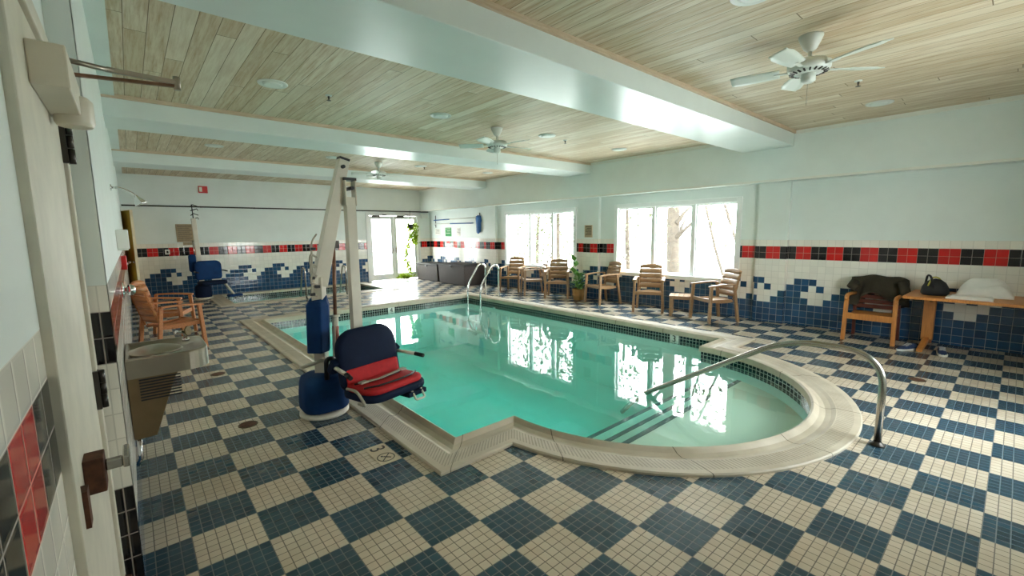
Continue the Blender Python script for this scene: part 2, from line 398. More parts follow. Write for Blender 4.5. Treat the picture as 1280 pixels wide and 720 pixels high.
# basins
def wallring(mb, loop, z0, z1, mi=0):
    n = len(loop); lo = [mb.v((x, y, z0)) for x, y in loop]; hi = [mb.v((x, y, z1)) for x, y in loop]
    for i in range(n): mb.face([lo[i], lo[(i+1)%n], hi[(i+1)%n], hi[i]], mi)
mb = MB(S); L = poolloop(0)
wallring(mb, L, -.62, -.15, 1); wallring(mb, L, -4.0, -.62, 0)
mb.poly([(2.35,1.82,-4.0),(17.35,1.82,-4.0),(17.35,22.6,-4.0),(2.35,22.6,-4.0)], 0)
struct(mb.build('floor_pool_basin', ['basin', 'band']))
mb = MB(S)
def half(yc, r=5.49):      # outline of the rounded bay up to y = yc (a chord when yc is below the centre line)
    a = math.asin(max(-1, min(0, (yc-1.82)/r))); n = 40
    return [(9.8+r*math.cos(t), 1.82+r*math.sin(t)) for t in [PI-a+(PI+2*a)*i/n for i in range(n+1)]]
for yc, z in ((.1, -.95), (1.2, -1.5), (2.5, -2.1)):
    o_ = half(min(yc, 1.82)); mb.prism(o_, -4.0, z, 'z', 0)
    if yc > 1.82: mb.box(2.36, 17.34, 1.82, yc, -4.0, z, 0)
    hw_ = (17.3-2.4)/2 if yc > 1.82 else math.sqrt(5.49**2-(yc-1.82)**2)-.05
    mb.box(9.8-hw_, 9.8+hw_, yc-.16, yc+.012, z-.07, z+.012, 1)
struct(mb.build('floor_pool_steps', ['basin_pale', 'nosing']))
def water(name, loop, z, label):
    mb = MB(S); mb.prism(loop, -4.1, z, 'z'); o = mb.build(name, 'water')
    return tag(o, label, 'water', kind='stuff')
water('pool_water', poolloop(.02), -.42, 'still turquoise water filling the swimming pool with the rounded end')
water('spa_water', sparloop(.02), -.45, 'dim green water in the small spa pool along the wave tile wall')
mb = MB(S); L = sparloop(0); wallring(mb, L, -.7, -.13, 1); wallring(mb, L, -3, -.7, 0)
mb.poly([(x, y, -3) for x, y in L]); struct(mb.build('floor_spa_basin', ['basin', 'band']))

# tiled walls
def pat(row, col, redfirst):
    if row in (10, 11): return (3 if redfirst else 2) if col % 4 in (0, 1) else (2 if redfirst else 3)
    if row > 11 or row in (7, 8, 9): return 0
    c = col % 8; cc = c if c < 4 else c-8
    if row <= 2: return 1
    if row == 6: return 1 if c in (0, 1, 2) else 0
    if row == 5: return 1 if cc in (-2, -1, 0, 1) or c == 3 else 0
    if row == 4: return 1 if cc in (-3, -2, -1, 0) else 0
    return 0 if c in (2, 3) else 1
def tilewall(name, axis, fixed, h0, h1, top, openings=(), phase=.83, sgn=-1, redfirst=True, flip=False, plainlow=False, base=None):
    mb = MB(S)
    hs = {h0, h1}; k = math.ceil((h0-phase)/T)
    while phase+k*T < h1: hs.add(round(phase+k*T, 5)); k += 1
    zs = {0.0}|{round(.10+i*T, 5) for i in range(14)}|{top}
    for a, b_, c, d in openings: hs |= {a, b_}; zs |= {z for z in (c, d) if 0 < z < top}
    hs = sorted(hs); zs = sorted(zs); ztile = round(.10+13*T, 5)
    pt = (lambda h, z: (fixed, h, z)) if axis == 'y' else (lambda h, z: (h, fixed, z))
    vc = {}
    def g(h, z):
        if (h, z) not in vc: vc[h, z] = mb.v(pt(h, z))
        return vc[h, z]
    for a, b_ in zip(hs, hs[1:]):
        if b_-a < 1e-4: continue
        for c, d in zip(zs, zs[1:]):
            if d-c < 1e-4: continue
            hc, zc = (a+b_)/2, (c+d)/2
            if any(o[0] < hc < o[1] and o[2] < zc < o[3] for o in openings): continue
            if zc > ztile: mi = 4
            else:
                col = math.floor((hc-phase)/T*sgn) if sgn > 0 else math.floor((phase-hc)/T)+(0 if hc < 2.73 or zc > 3.5 else 11 if hc < 3.82 else 22 if hc < 13.85 else 0)
                mi = pat(max(0, math.floor((zc-.10)/T)), col, redfirst)
                if base and mi in (0, 1): mi = 1 if zc < 1.95 else 0
                if plainlow and mi == 1 and zc > .10+3*T: mi = 0
            q = [g(a, c), g(b_, c), g(b_, d), g(a, d)]
            mb.face(q[::-1] if flip else q, mi)
    o = mb.build(name, ['tile_white', base or 'tile_navy', 'tile_black', 'tile_red', 'paint'], fix=False)
    m = o.modifiers.new('thickness', 'SOLIDIFY'); m.thickness = .08; m.offset = -1; return struct(o)
WIN2 = (3.82, 12.45, 2.1, 6.95); WIN1 = (16.33, 24.95, 2.1, 6.95); DR = (16.05, 22.1, 0, 7.28)
tilewall('wall_right', 'y', W, Y0, F, ZS, [WIN1, WIN2], flip=True)
tilewall('wall_far', 'x', F, XL, W, ZC, [DR], phase=6.63, sgn=1, redfirst=False, flip=False)
D1 = (-2.45, .42, 0, 7.1)
tilewall('wall_left', 'y', XL, .7, F, ZC, [], flip=False, plainlow=True)
tilewall('wall_left_entry', 'y', -3.86, Y0, .7, ZC, [D1], flip=False, plainlow=True)
tilewall('wall_left_return', 'x', .685, -3.86, XL, ZC, [], phase=-3.87, sgn=1, redfirst=False, flip=False, base='tile_black')
FILL_WIN = (9.5, 14.6, 2.1, 6.95)  # unseen window added behind the camera to brighten the foreground
mb = MB(S)
for c in ((-4.3, FILL_WIN[0], 0, ZC), (FILL_WIN[1], 24.3, 0, ZC), (FILL_WIN[0], FILL_WIN[1], 0, FILL_WIN[2]), (FILL_WIN[0], FILL_WIN[1], FILL_WIN[3], ZC)): mb.box(c[0], c[1], Y0-.3, Y0, c[2], c[3])
struct(mb.build('wall_back', 'paint'))
mb = MB(S); a_, b_, c_, d_ = FILL_WIN
for x0, x1, z0, z1 in ((a_, a_+.17, c_, d_), (b_-.17, b_, c_, d_), (a_+.17, b_-.17, c_, c_+.17), (a_+.17, b_-.17, d_-.17, d_), (11.95, 12.15, c_+.17, d_-.17)): mb.box(x0, x1, Y0-.4, Y0+.1, z0, z1)
fill_win = struct(mb.build('added_fill_window', 'frame')); mb = MB(S); mb.box(a_+.17, b_-.17, Y0-.2, Y0-.17, c_+.17, d_-.17); mb.build('pane', 'glass', fill_win)  # frame and pane of the added fill-light window
# piers on the window wall
def pier(name, y0, y1):
    mb = MB(S); d = .28; ztile = .10+13*T
    hs = sorted({y0, y1}|{.83+k*T for k in range(-40, 120) if y0 < .83+k*T < y1}); zs = [0]+[.10+i*T for i in range(14)]+[ZS]
    for c, e in zip(zs, zs[1:]):
        zc = (c+e)/2; row = max(0, math.floor((zc-.10)/T))
        for a, b_ in zip(hs, hs[1:]):
            mi = 4 if zc > ztile else pat(row, math.floor((.83-(a+b_)/2)/T)+(7 if y0 < 2 and row < 10 else 0), True)
            mb.poly([(W-d, b_, c), (W-d, a, c), (W-d, a, e), (W-d, b_, e)], mi)
        for y in (y0, y1):
            mi = 4 if zc > ztile else (1 if row <= 4 else 0) if row < 7 else 0 if row not in (10, 11) else 2
            q = [(W-d, y, c), (W, y, c), (W, y, e), (W-d, y, e)]
            mb.poly(q if y == y0 else q[::-1], mi)
    return struct(mb.build(name, ['tile_white', 'tile_navy', 'tile_black', 'tile_red', 'paint'], fix=False))
pier('wall_pier_near', 1.2, 2.73); pier('wall_pier_middle', 13.85, 15.3); pier('wall_pier_distant', 26.2, 27.7)
# ceiling, soffit, beams
mb = MB(S); mb.box(-4.3, 24.3, Y0, F+.4, ZC, ZC+.25); struct(mb.build('ceiling', 'planks'))
mb = MB(S); mb.box(WS, 24.1, Y0, F, ZS, ZC); struct(mb.build('ceiling_soffit', 'paint'))
mb = MB(S); mb.box(XL-.25, -3.27, .7, F, ZC-.06, ZC); struct(mb.build('trim_ceiling_edge', 'paint'))
for nm, a, b_ in (('ceiling_beam_near', .9, 3.38), ('ceiling_beam_middle', 13.9, 16.3), ('ceiling_beam_distant', 26.3, 28.6)):
    mb = MB(S); mb.box(XL-.2, WS, a, b_, ZB, ZC); struct(mb.build(nm, 'beam', bevel=.006))
for k, a in enumerate((.9, 13.9, 26.3)):
    mb = MB(S); mb.box(XL, WS, a-.09, a, ZC-.13, ZC); struct(mb.build('trim_%d' % (k+1), 'trimwood'))
for k, b_ in enumerate((3.38, 16.3, 28.6)):
    mb = MB(S); mb.box(XL, WS, b_, b_+.09, ZC-.13, ZC); struct(mb.build('trim_%d' % (k+4), 'trimwood'))
mb = MB(S)
for a, b_ in ((Y0, .81), (3.47, 13.81), (16.39, 26.21), (28.69, F)): mb.box(WS-.1, WS, a, b_, ZC-.17, ZC)
struct(mb.build('trim_7', 'white'))
mb = MB(S); mb.box(WS-.03, WS+.12, Y0, F, ZS-.04, ZS+.07); struct(mb.build('trim_8', 'white'))

# windows
def window(name, y0, y1, z0, z1, mull, label):
    fr = .17
    mb = MB(S); x0, x1 = W-.1, W+.5
    for a, b_, c, d in ((y0-.12, y0+fr, z0-.1, z1+.12), (y1-fr, y1+.12, z0-.1, z1+.12)): mb.box(x0, x1, a, b_, c, d)
    mb.box(x0, x1, y0+fr, y1-fr, z1-fr, z1+.12); mb.box(x0-.12, x1, y0-.12+.121, y1, z0-.12, z0+.14)
    root = struct(mb.build(name, 'frame', bevel=.004))
    edges = [y0+fr]+mull+[y1-fr]
    for m in mull:
        q = MB(S); q.box(W+.05, W+.42, m-.11, m+.11, z0+.14, z1-fr); q.build('mullion', 'frame', root, bevel=.003)
    for a, b_ in zip(edges, edges[1:]):
        a2 = a+(.11 if a != y0+fr else 0); b2 = b_-(.11 if b_ != y1-fr else 0)
        q = MB(S)
        for c in ((a2, a2+.1, z0+.14, z1-fr), (b2-.1, b2, z0+.14, z1-fr)): q.box(W+.14, W+.34, *c)
        q.box(W+.14, W+.34, a2+.1, b2-.1, z0+.14, z0+.26); q.box(W+.14, W+.34, a2+.1, b2-.1, z1-fr-.1, z1-fr)
        q.build('sash', 'frame', root)
        q = MB(S); q.box(W+.22, W+.25, a2+.1, b2-.1, z0+.26, z1-fr-.1); q.build('pane', 'glass', root)
    return root
window('window_1', *WIN1[:2], 2.1, 6.95, [18.95, 21.75], '')
window('window_2', *WIN2[:2], 2.1, 6.95, [6.62, 9.45], '')

# french doors
mb = MB(S); x0, x1 = DR[0], DR[1]; xm = (x0+x1)/2
for a, b_, c, d in ((x0-.18, x0+.16, 0, 7.45), (x1-.16, x1+.18, 0, 7.45), (x0+.16, x1-.16, 7.12, 7.45)): mb.box(a, b_, F-.08, F+.35, c, d)
dr = struct(mb.build('door_2', 'frame', bevel=.004))
for a, b_, hs in ((x0+.17, xm-.01, xm-.2), (xm+.01, x1-.17, xm+.2)):
    q = MB(S); st = .33
    for c in ((a, a+st, .06, 7.1), (b_-st, b_, .06, 7.1)): q.box(c[0], c[1], F+.05, F+.2, c[2], c[3])
    q.box(a+st, b_-st, F+.05, F+.2, .06, .72); q.box(a+st, b_-st, F+.05, F+.2, 6.75, 7.1)
    lf = q.build('door_leaf', 'frame', dr, bevel=.003)
    q = MB(S); q.box(a+st, b_-st, F+.11, F+.14, .72, 6.75); q.build('pane', 'glass', lf)
    q = MB(S); q.box(hs-.06, hs+.06, F-.02, F+.05, 3.0, 3.6); q.tube([(hs, F-.02, 3.3), (hs, F-.14, 3.3), (hs+(.3 if hs > xm else -.3), F-.14, 3.3)], .04, 8); q.build('door_handle', 'steel', lf)
    q = MB(S); q.box(a+.4, a+1.2, F-.1, F+.05, 6.95, 7.15); q.bar((a+.9, F-.1, 7.1), (a+1.9, F-.35, 7.2), .06, .05); q.bar((a+1.9, F-.35, 7.2), (a+1.5, F-.03, 7.25), .06, .05); q.build('door_closer', 'dark_steel', lf)

# near left door with hinges, lever and closer
mb = MB(S); xa, xb = -4.05, -3.80
mb.box(xa, xb, D1[0]-.22, D1[0], 0, 7.3); mb.box(xa, xb, D1[1], D1[1]+.2, 0, 7.3); mb.box(xa, xb, D1[0], D1[1], 7.1, 7.3)
d1 = struct(mb.build('door_1', 'grimy_white', bevel=.004))
q = MB(S); q.box(-4.0, -3.84, D1[0]+.01, D1[1]-.01, .03, 7.09)
lf = q.build('door_leaf', 'grimy_white', d1, bevel=.003)
for z in (.45, 3.3, 6.3):
    q = MB(S); q.tube([(-3.765, .44, z-.24), (-3.765, .44, z-.07)], .035, 10); q.tube([(-3.765, .44, z-.06), (-3.765, .44, z+.08)], .035, 10); q.tube([(-3.765, .44, z+.09), (-3.765, .44, z+.24)], .035, 10)
    q.box(-3.845, -3.79, .36, .52, z-.24, z+.24); q.build('hinge', 'rust' if z < 3 else 'dark_steel', lf)
q = MB(S); q.box(-3.84, -3.70, -1.78, -1.55, 2.92, 3.24); q.build('latch_plate', 'rust', lf, bevel=.003)
q = MB(S); q.box(-3.70, -3.58, -1.71, -1.63, 3.08, 3.17); q.box(-3.58, -3.53, -1.72, -1.4, 3.07, 3.18); q.build('door_handle', 'steel', lf, bevel=.004)
q = MB(S); q.box(-3.84, -3.77, -2.44, -2.3, 2.95, 3.25); q.build('strike_plate', 'rust', d1)
el = V((-2.78, -.65, 6.86))
q = MB(S); q.box(-3.84, -3.6, -1.6, -.2, 6.45, 6.8); q.lathe([(.14, -.15), (.16, -.1), (.16, .12), (.12, .16)], (-3.66, -.35, 6.5), 16, 0, (0, 0, 1))
cl = q.build('door_closer', 'powder', lf, bevel=.004)
q = MB(S); q.bar((-3.68, -.6, 6.82), el, .045, .03); q.build('closer_arm', 'rod_brown', cl)
q = MB(S); q.tube([(-3.75, -1.1, 6.83), V((-3.75, -1.1, 6.83)).lerp(el, .45)], .025, 8); q.bar(V((-3.75, -1.1, 6.83)).lerp(el, .4), el+V((0, 0, .04)), .045, .045); q.lathe([(.035, -.04), (.035, .1)], el, 10)
q.build('closer_arm', 'steel_fountain', cl)

# far left yellow door, ajar
hx = V((-3.55, 38.6, 0)); tp = V((-2.98, 36.2, 0)); dv = (tp-hx).normalized(); nv = V((dv.y, -dv.x, 0))
mb = MB(S)
mb.hexa([hx, tp, tp+nv*.14, hx+nv*.14]+[p+V((0, 0, 7.15)) for p in (hx, tp, tp+nv*.14, hx+nv*.14)])
d3 = struct(mb.build('door_3', 'yellow', bevel=.003))
q = MB(S); q.hexa([p+V((0, 0, z)) for z in (0, 7.16) for p in (tp-dv*.02, tp+dv*.06, tp+dv*.06+nv*.16, tp-dv*.02+nv*.16)]); q.build('door_edge', 'cream', d3)
q = MB(S); c = tp-dv*.3+nv*.14+V((0, 0, 3.3)); q.lathe([(.11, 0), (.11, .03), (.04, .05), (.04, .16), (.1, .2), (.12, .28), (.08, .35)], c, 14, 0, nv); q.build('door_knob', 'steel', d3)
# far wall lower rail
def pipe(name, pts, r, mat, label, cat, k=S, n=10, group=None):
    mb = MB(k); mb.tube(pts, r, n); return tag(mb.build(name, mat), label, cat, group)
mb = MB(S); mb.tube([(-3.55, F-.16, 7.62), (23.4, F-.16, 7.62)], .055, 8)
for x in (-2.5, 1.5, 5.5, 9.5, 13.5, 17.5, 21.5): mb.box(x-.05, x+.05, F-.17, F, 7.56, 7.68)
tag(mb.build('wall_pipe', 'dark_steel'), 'thin grey pipe running the length of the far wall above the wave tiles', 'pipe')

# ------------------------------------------------------------------ ceiling fixtures
def lamp_fixture(x, y, label, first=[None]):
    if first[0] is None:
        r = thing('recessed_light', label, 'ceiling light', P(x, y, ZC), 0, 'recessed ceiling lights')
        q = MB(); q.lathe([(.09, -.002), (.13, -.014), (.138, -.007), (.138, .0)], (0,0,0), 28); q.lathe([(.094, -.014), (.096, -.002)], (0,0,0), 28); q.build('trim_ring', 'fan_white', r)
        q = MB(); q.lathe([(.02, -.021), (.07, -.019), (.09, -.0145)], (0,0,0), 24); q.build('diffuser', 'diffuser', r)
        first[0] = r
    else: dup(first[0], P(x, y, ZC), 0, label)
colw = ['nearest the left wall', 'second from the left wall', 'third from the left wall', 'nearest the window wall']
bay = {-2.9: 'in the ceiling bay nearest the camera', 9.3: 'in the ceiling bay behind the nearest beam', 22.2: 'in the ceiling bay behind the middle beam'}
for y in (-2.9, 9.3, 22.2):
    for i, x in enumerate((.63, 6.95, 13.25, 19.45)):
        if y == -2.9 and i in (0, 2): continue
        lamp_fixture(x, y, 'round white recessed light %s, %s' % ({0: 'nearest the left wall', 1: 'left of the fan', 2: 'right of the fan', 3: 'nearest the window wall'}[i], bay[y]))
def fan(x, y, label, rz, first=[None]):
    if first[0] is None:
        r = thing('ceiling_fan', label, 'ceiling fan', P(x, y, ZC), rz, 'white ceiling fans')
        q = MB(); q.lathe([(.085, 0), (.085, -.012), (.07, -.05), (.045, -.1), (.02, -.12)], (0,0,0), 28); q.build('canopy', 'fan_white', r)
        q = MB(); q.lathe([(.014, -.11), (.014, -.19)], (0,0,0), 12); q.build('downrod', 'fan_white', r)
        q = MB(); q.lathe([(.03, -.18), (.12, -.19), (.15, -.21), (.15, -.25), (.13, -.275), (.06, -.285)], (0,0,0), 28); h = q.build('motor_housing', 'fan_white', r)
        q = MB()
        for k in range(20): a = 2*PI*k/20; q.box(-.004, .004, -.004, .004, 0, 0.001) if False else q.bar((.10*math.cos(a), .10*math.sin(a), -.284), (.135*math.cos(a), .135*math.sin(a), -.275), .012, .006)
        q.build('vent_ring', 'dark_steel', h)
        q = MB(); q.lathe([(.05, -.28), (.052, -.34), (.03, -.355)], (0,0,0), 20); q.build('switch_housing', 'fan_white', r)
        q = MB(); q.tube([(.03, 0, -.35), (.03, 0, -.52)], .002, 6); q.build('pull_chain', 'steel', r)
        for k in range(5):
            a = 2*PI*k/5+.2; d = V((math.cos(a), math.sin(a), 0)); s_ = V((-d.y, d.x, 0))
            q = MB()
            q.grid(lambda u, v, d=d, s_=s_: d*(.2+.36*u)+s_*((v-.5)*(.1+.05*math.sin(min(u*1.2, 1)*PI*.5)))*(1 if u < .9 else .8)+V((0, 0, -.245+(v-.5)*.03)), 10, 4, 0, (0, 0, -.007))
            b_ = q.build('blade', 'blade', r)
            q = MB(); q.bar(d*.12+V((0, 0, -.255)), d*.24+V((0, 0, -.252)), .03, .008); q.build('blade_bracket', 'fan_white', b_)
        first[0] = r
    else: dup(first[0], P(x, y, ZC), rz, label)
fan(10.25, -3.05, 'white five bladed ceiling fan nearest the camera, right of the near beam', .35)
fan(10.2, 9.6, 'white ceiling fan between the near beam and the middle beam', .9)
fan(10.1, 22.4, 'small far white ceiling fan behind the middle beam', .1)
def sprinkler(x, y, label, first=[None]):
    if first[0] is None:
        r = thing('sprinkler_head', label, 'sprinkler', P(x, y, ZC), 0, 'ceiling sprinkler heads')
        q = MB(); q.lathe([(.035, 0), (.033, -.008), (.012, -.012)], (0,0,0), 18); q.build('escutcheon', 'fan_white', r)
        q = MB(); q.lathe([(.012, -.01), (.01, -.03), (.005, -.05), (.022, -.055), (.022, -.058)], (0,0,0), 14); q.build('nozzle', 'dark_steel', r)
        first[0] = r
    else: dup(first[0], P(x, y, ZC), 0, label)
sprinkler(2.44, 9.44, 'small sprinkler head on the planks beside the leftmost light of the second bay')
sprinkler(14.85, 9.5, 'small sprinkler head on the planks to the right of the middle fan')
sprinkler(13.6, 22.3, 'small sprinkler head on the far bay planks behind the middle beam')
sprinkler(15.5, -3.0, 'small sprinkler head between the nearest fan and the window wall')

# ------------------------------------------------------------------ patio chairs
def patio_chair(label, mat, group):
    r = thing('patio_chair', label, 'chair', (0,0,0), 0, group)       # faces -y, base on floor
    def seatf(u, v):
        x = (u-.5)*(.50-.05*v); y = -.25+.46*v
        return V((x, y, .405-.02*math.sin(PI*v)+.012*math.cos(2*PI*(u-.5))-.015*v))
    q = MB(); q.grid(seatf, 10, 8, 0, (0, 0, -.028)); q.bar((-.24, -.252, .385), (.24, -.252, .385), .02, .06)
    q.bar((-.23, -.25, .375), (-.2, .2, .37), .02, .05); q.bar((.23, -.25, .375), (.2, .2, .37), .02, .05)
    q.build('seat', mat, r)
    # curved slatted back
    q = MB(); z0, z1 = .44, .925; n = 5; gap = .008
    def bk(x, z):
        tz = (z-z0)/(z1-z0); return V((x, .20+.13*tz+.035-.16*x*x*4*.25, z))
    hs = (z1-z0)/n
    for k in range(n):
        a = z0+k*hs+gap/2; b_ = z0+(k+1)*hs-gap/2
        def slat(u, v, a=a, b_=b_, k=k):
            hw = .235-.02*((a-z0)/(z1-z0)); x = (u-.5)*2*hw; zz = a+(b_-a)*v
            if k == n-1 and v > .5: zz -= .035*(abs(u-.5)*2)**2.5*(v-.5)*2
            return bk(x, zz)
        q.grid(slat, 8, 2, 0, (0, .02, 0))
    for sx in (-1, 1):
        q.tube([bk(sx*.2, z0-.05)+V((0, .012, 0)), bk(sx*.2, z0+.2)+V((0, .018, 0)), bk(sx*.19, z1-.06)+V((0, .018, 0))], .013, 8)
    q.build('backrest', mat, r)
    for sx in (-1, 1):
        q = MB(); x = sx*.265
        q.grid(lambda u, v, x=x: V((x+(v-.5)*(.075-.03*u), -.285+.52*u, .645+.012*math.sin(PI*u)+.025*u)), 8, 2, 0, (0, 0, -.024))
        q.build('armrest', mat, r)
        q = MB(); q.bar((x*1.04, -.275, 0), (x*.98, -.245, .63), .05, .045, (0, 1, 0), .045, .05); q.build('leg', mat, r, bevel=.006)
        q = MB(); q.bar((x*.98, .30, 0), (x*.86, .215, .665), .045, .05, (0, 1, 0), .04, .045); q.build('leg', mat, r, bevel=.006)
    return r
def face(dx, dy): return math.atan2(dx, -dy)        # rz so that -y looks along (dx,dy)
G = 'wooden patio armchairs beside the windows'
c0 = patio_chair('brown slatted armchair at the far left of the window row, beside the pool ladder', 'teak', G)
c0.location = P(22.05, 22.2); c0.rotation_euler.z = face(-.89, -.46)
for x, y, dx, dy, lab in ((21.9, 19.45, -.84, .55, 'brown armchair seen side on below the far window, second from the ladder'),
                          (22.0, 16.75, -.8, -.6, 'brown slatted armchair just left of the potted plant'),
                          (22.25, 12.55, -.96, .28, 'brown armchair just right of the potted plant, turned toward the far end'),
                          (21.85, 8.5, -.89, -.46, 'brown armchair facing the pool below the near window, left of the low side table'),
                          (21.75, 4.25, -.87, .5, 'brown armchair right of the low side table, turned away from the camera')):
    dup(c0, P(x, y), face(dx, dy), lab)
ca = patio_chair('orange wooden armchair against the left wall, nearer one behind the drinking fountain', 'orange', 'orange armchairs by the left wall')
ca.location = P(-2.22, 18.2); ca.rotation_euler.z = face(.92, .38)
dup(ca, P(-2.15, 21.9), face(.93, -.36), 'orange wooden armchair against the left wall, farther one toward the wave wall')
# low side table
r = thing('side_table', 'low square wooden side table between two patio chairs under the near window', 'table', P(21.9, 6.3), face(-.9, -.42))
q = MB()
for k in range(5): q.box(-.21+k*.085, -.21+k*.085+.08, -.21, .21, .365, .388)
q.box(-.19, .19, -.19, -.165, .32, .366); q.box(-.19, .19, .165, .19, .32, .366); q.box(-.19, -.165, -.165, .165, .32, .366); q.box(.165, .19, -.165, .165, .32, .366)
q.build('table_top', 'teak', r, bevel=.003)
for sx in (-1, 1):
    for sy in (-1, 1):
        q = MB(); q.box(sx*.175-.025, sx*.175+.025, sy*.175-.025, sy*.175+.025, 0, .366); q.build('leg', 'teak', r, bevel=.004)

# potted plant
def leaf(mb, p, d, up, L, w, mi=0):
    d = d.normalized(); s_ = d.cross(up); s_ = s_.normalized() if s_.length > 1e-3 else V((1, 0, 0)); n = s_.cross(d)
    a = mb.v(p); b = mb.v(p+d*L*.4+s_*w*.5+n*L*.03); c = mb.v(p+d*L*.4-s_*w*.5+n*L*.03); e = mb.v(p+d*L-n*L*.12); m = mb.v(p+d*L*.45-n*L*.02)
    mb.face([a, b, m], mi, True); mb.face([a, m, c], mi, True); mb.face([b, e, m], mi, True); mb.face([m, e, c], mi, True)
r = thing('potted_plant', 'leafy green plant in a woven basket pot between two window chairs', 'plant', P(22.2, 14.75), 0)
q = MB(); q.lathe([(.115, 0), (.12, .01), (.14, .12), (.15, .25), (.155, .26), (.14, .26), (.13, .22)], (0,0,0), 24); q.lathe([(.124, .1), (.147, .105), (.149, .125), (.12, .13)], (0,0,0), 24); q.build('pot', 'basket', r)
q = MB(); rnd = random.Random(3)
for k in range(170):
    a = rnd.uniform(0, 2*PI); h = rnd.uniform(.26, .62); rr = rnd.uniform(0, .16)*(1 if h < .5 else .6)
    leaf(q, V((rr*math.cos(a), rr*math.sin(a), h)), V((math.cos(a), math.sin(a), rnd.uniform(-.2, .9))), V((0,0,1)), rnd.uniform(.1, .17), rnd.uniform(.05, .08))
for k in range(9):
    leaf(q, V((-.02+rnd.uniform(-.05, .05), .05+rnd.uniform(-.05, .05), .55+k*.045)), V((rnd.uniform(-1, .6), rnd.uniform(-.4, 1), .7)), V((0,0,1)), .22, .15)
q.build('foliage', 'leaf', r)
q = MB()
for k in range(7): a = k*.9; q.tube([(.03*math.cos(a), .03*math.sin(a), .2), (.06*math.cos(a), .06*math.sin(a), .42), (.08*math.cos(a), .08*math.sin(a), .6)], .006, 6)
q.build('stem', 'leaf', r)

# wicker storage boxes
def storage_box(label, x0, x1, y0, y1, h, lidmat):
    c = P((x0+x1)/2, (y0+y1)/2); a = (x1-x0)*S/2; b_ = (y1-y0)*S/2; h *= S
    r = thing('storage_box', label, 'storage box', c, 0, 'dark storage boxes by the far corner')
    q = MB(); t = .06
    q.hexa([(-a, -b_, 0), (a, -b_, 0), (a, b_, 0), (-a, b_, 0), (-a-.03, -b_-.03, h-.07), (a+.0, -b_-.03, h-.07), (a+.0, b_+.03, h-.07), (-a-.03, b_+.03, h-.07)]); q.build('body', 'wicker', r, bevel=.02)
    q = MB(); q.grid(lambda u, v: V((-a-.045+(2*a+.05)*u, -b_-.045+(2*b_+.09)*v, h-.03+.03*math.sin(PI*u)*math.sin(PI*min(1, max(0, v))))), 8, 8, 0, (0, 0, -.045)); q.build('lid', lidmat, r)
    q = MB(); q.box(-a-.06, -a-.03, -.06, .06, h-.12, h-.06); q.build('latch', 'black', r, bevel=.004)
    return r
storage_box('dark storage box in the far corner beside the glass doors, smaller one', 21.1, 23.5, 33.3, 37.6, 1.95, 'wicker_lid')
storage_box('large dark wicker storage box right of the corner one, by the ladder', 20.9, 23.5, 28.0, 32.6, 2.15, 'wicker_lid')
r = thing('wire_rack', 'small white wire rack standing on the dark corner storage box', 'rack', P(22.6, 33.9, 1.98))
q = MB()
for y in (-.08, .12): q.tube([(0, y-.05, 0), (0, y-.05, .2), (0, y-.02, .26), (0, y+.05, .26), (0, y+.08, .2), (0, y+.08, 0)], .008, 6)
q.build('hoop', 'frame', r)
q = MB(); q.tube([(0, -.13, .1), (0, .2, .1)], .006, 6); q.tube([(0, -.13, .0), (0, .2, .0)], .006, 6); q.build('crossbar', 'black', r)

# ------------------------------------------------------------------ rails
def bend(pts, rad, n=6):
    pts = [V(p) for p in pts]; out = [pts[0]]
    for a, b, c in zip(pts, pts[1:], pts[2:]):
        u = (a-b).normalized(); w = (c-b).normalized(); d = min(rad, (a-b).length*.48, (c-b).length*.48)
        p0, p1 = b+u*d, b+w*d
        for i in range(n+1):
            t = i/n; out.append(p0*(1-t)**2+b*2*t*(1-t)+p1*t*t)
    return out+[pts[-1]]
r = thing('grab_rail', 'long curved steel handrail leading into the rounded shallow end of the pool', 'handrail', P(9.8, -5.17))
q = MB(); q.tube(bend([(0, 0, 0), (0, .0, .69), (0, .62, .70), (0, 2.02, -.18), (0, 2.25, -.45)], .26, 10), .024, 14); q.build('rail', 'steel', r)
q = MB(); q.lathe([(.05, 0), (.05, .008), (.03, .02), (.026, .03)], (0,0,0), 20); q.build('flange', 'dark_steel', r)
r = thing('pool_ladder', 'pair of looped steel ladder rails at the far right of the pool', 'ladder', P(18.35, 20.5))
for y in (-.26, .26):
    q = MB(); q.tube(bend([(0, y, 0), (0, y, .80), (-.2, y, .84), (-.56, y, .30), (-.56, y, -.62), (-.40, y, -.95), (-.33, y, -.95), (-.33, y, -.45)], .16, 8), .024, 12); rl = q.build('rail', 'chrome', r)
    q = MB(); q.lathe([(.045, 0), (.045, .008), (.03, .02)], (0, y, 0), 16); q.build('flange', 'chrome', rl)
for z in (-.3, -.55, -.8):
    q = MB(); q.box(-.6, -.5, -.25, .25, z-.015, z+.015); q.build('tread', 'rubber', r, bevel=.004)
def spa_rail(label, x, first=[None]):
    if first[0] is None:
        r = thing('spa_rail', label, 'handrail', P(x, 30.85), 0, 'spa step rails')
        q = MB(); q.tube(bend([(0, 0, 0), (0, 0, .76), (0, .22, .78), (0, .62, -.25)], .14, 8), .02, 12); q.build('rail', 'steel', r)
        q = MB(); q.lathe([(.04, 0), (.04, .008), (.026, .02)], (0,0,0), 16); q.build('flange', 'dark_steel', r)
        first[0] = r
    else: dup(first[0], P(x, 30.85), 0, label)
spa_rail('looped steel rail at the spa edge, left of the white lift mast', 7.2)
spa_rail('looped steel rail at the spa edge, behind the lift rod', 10.5)

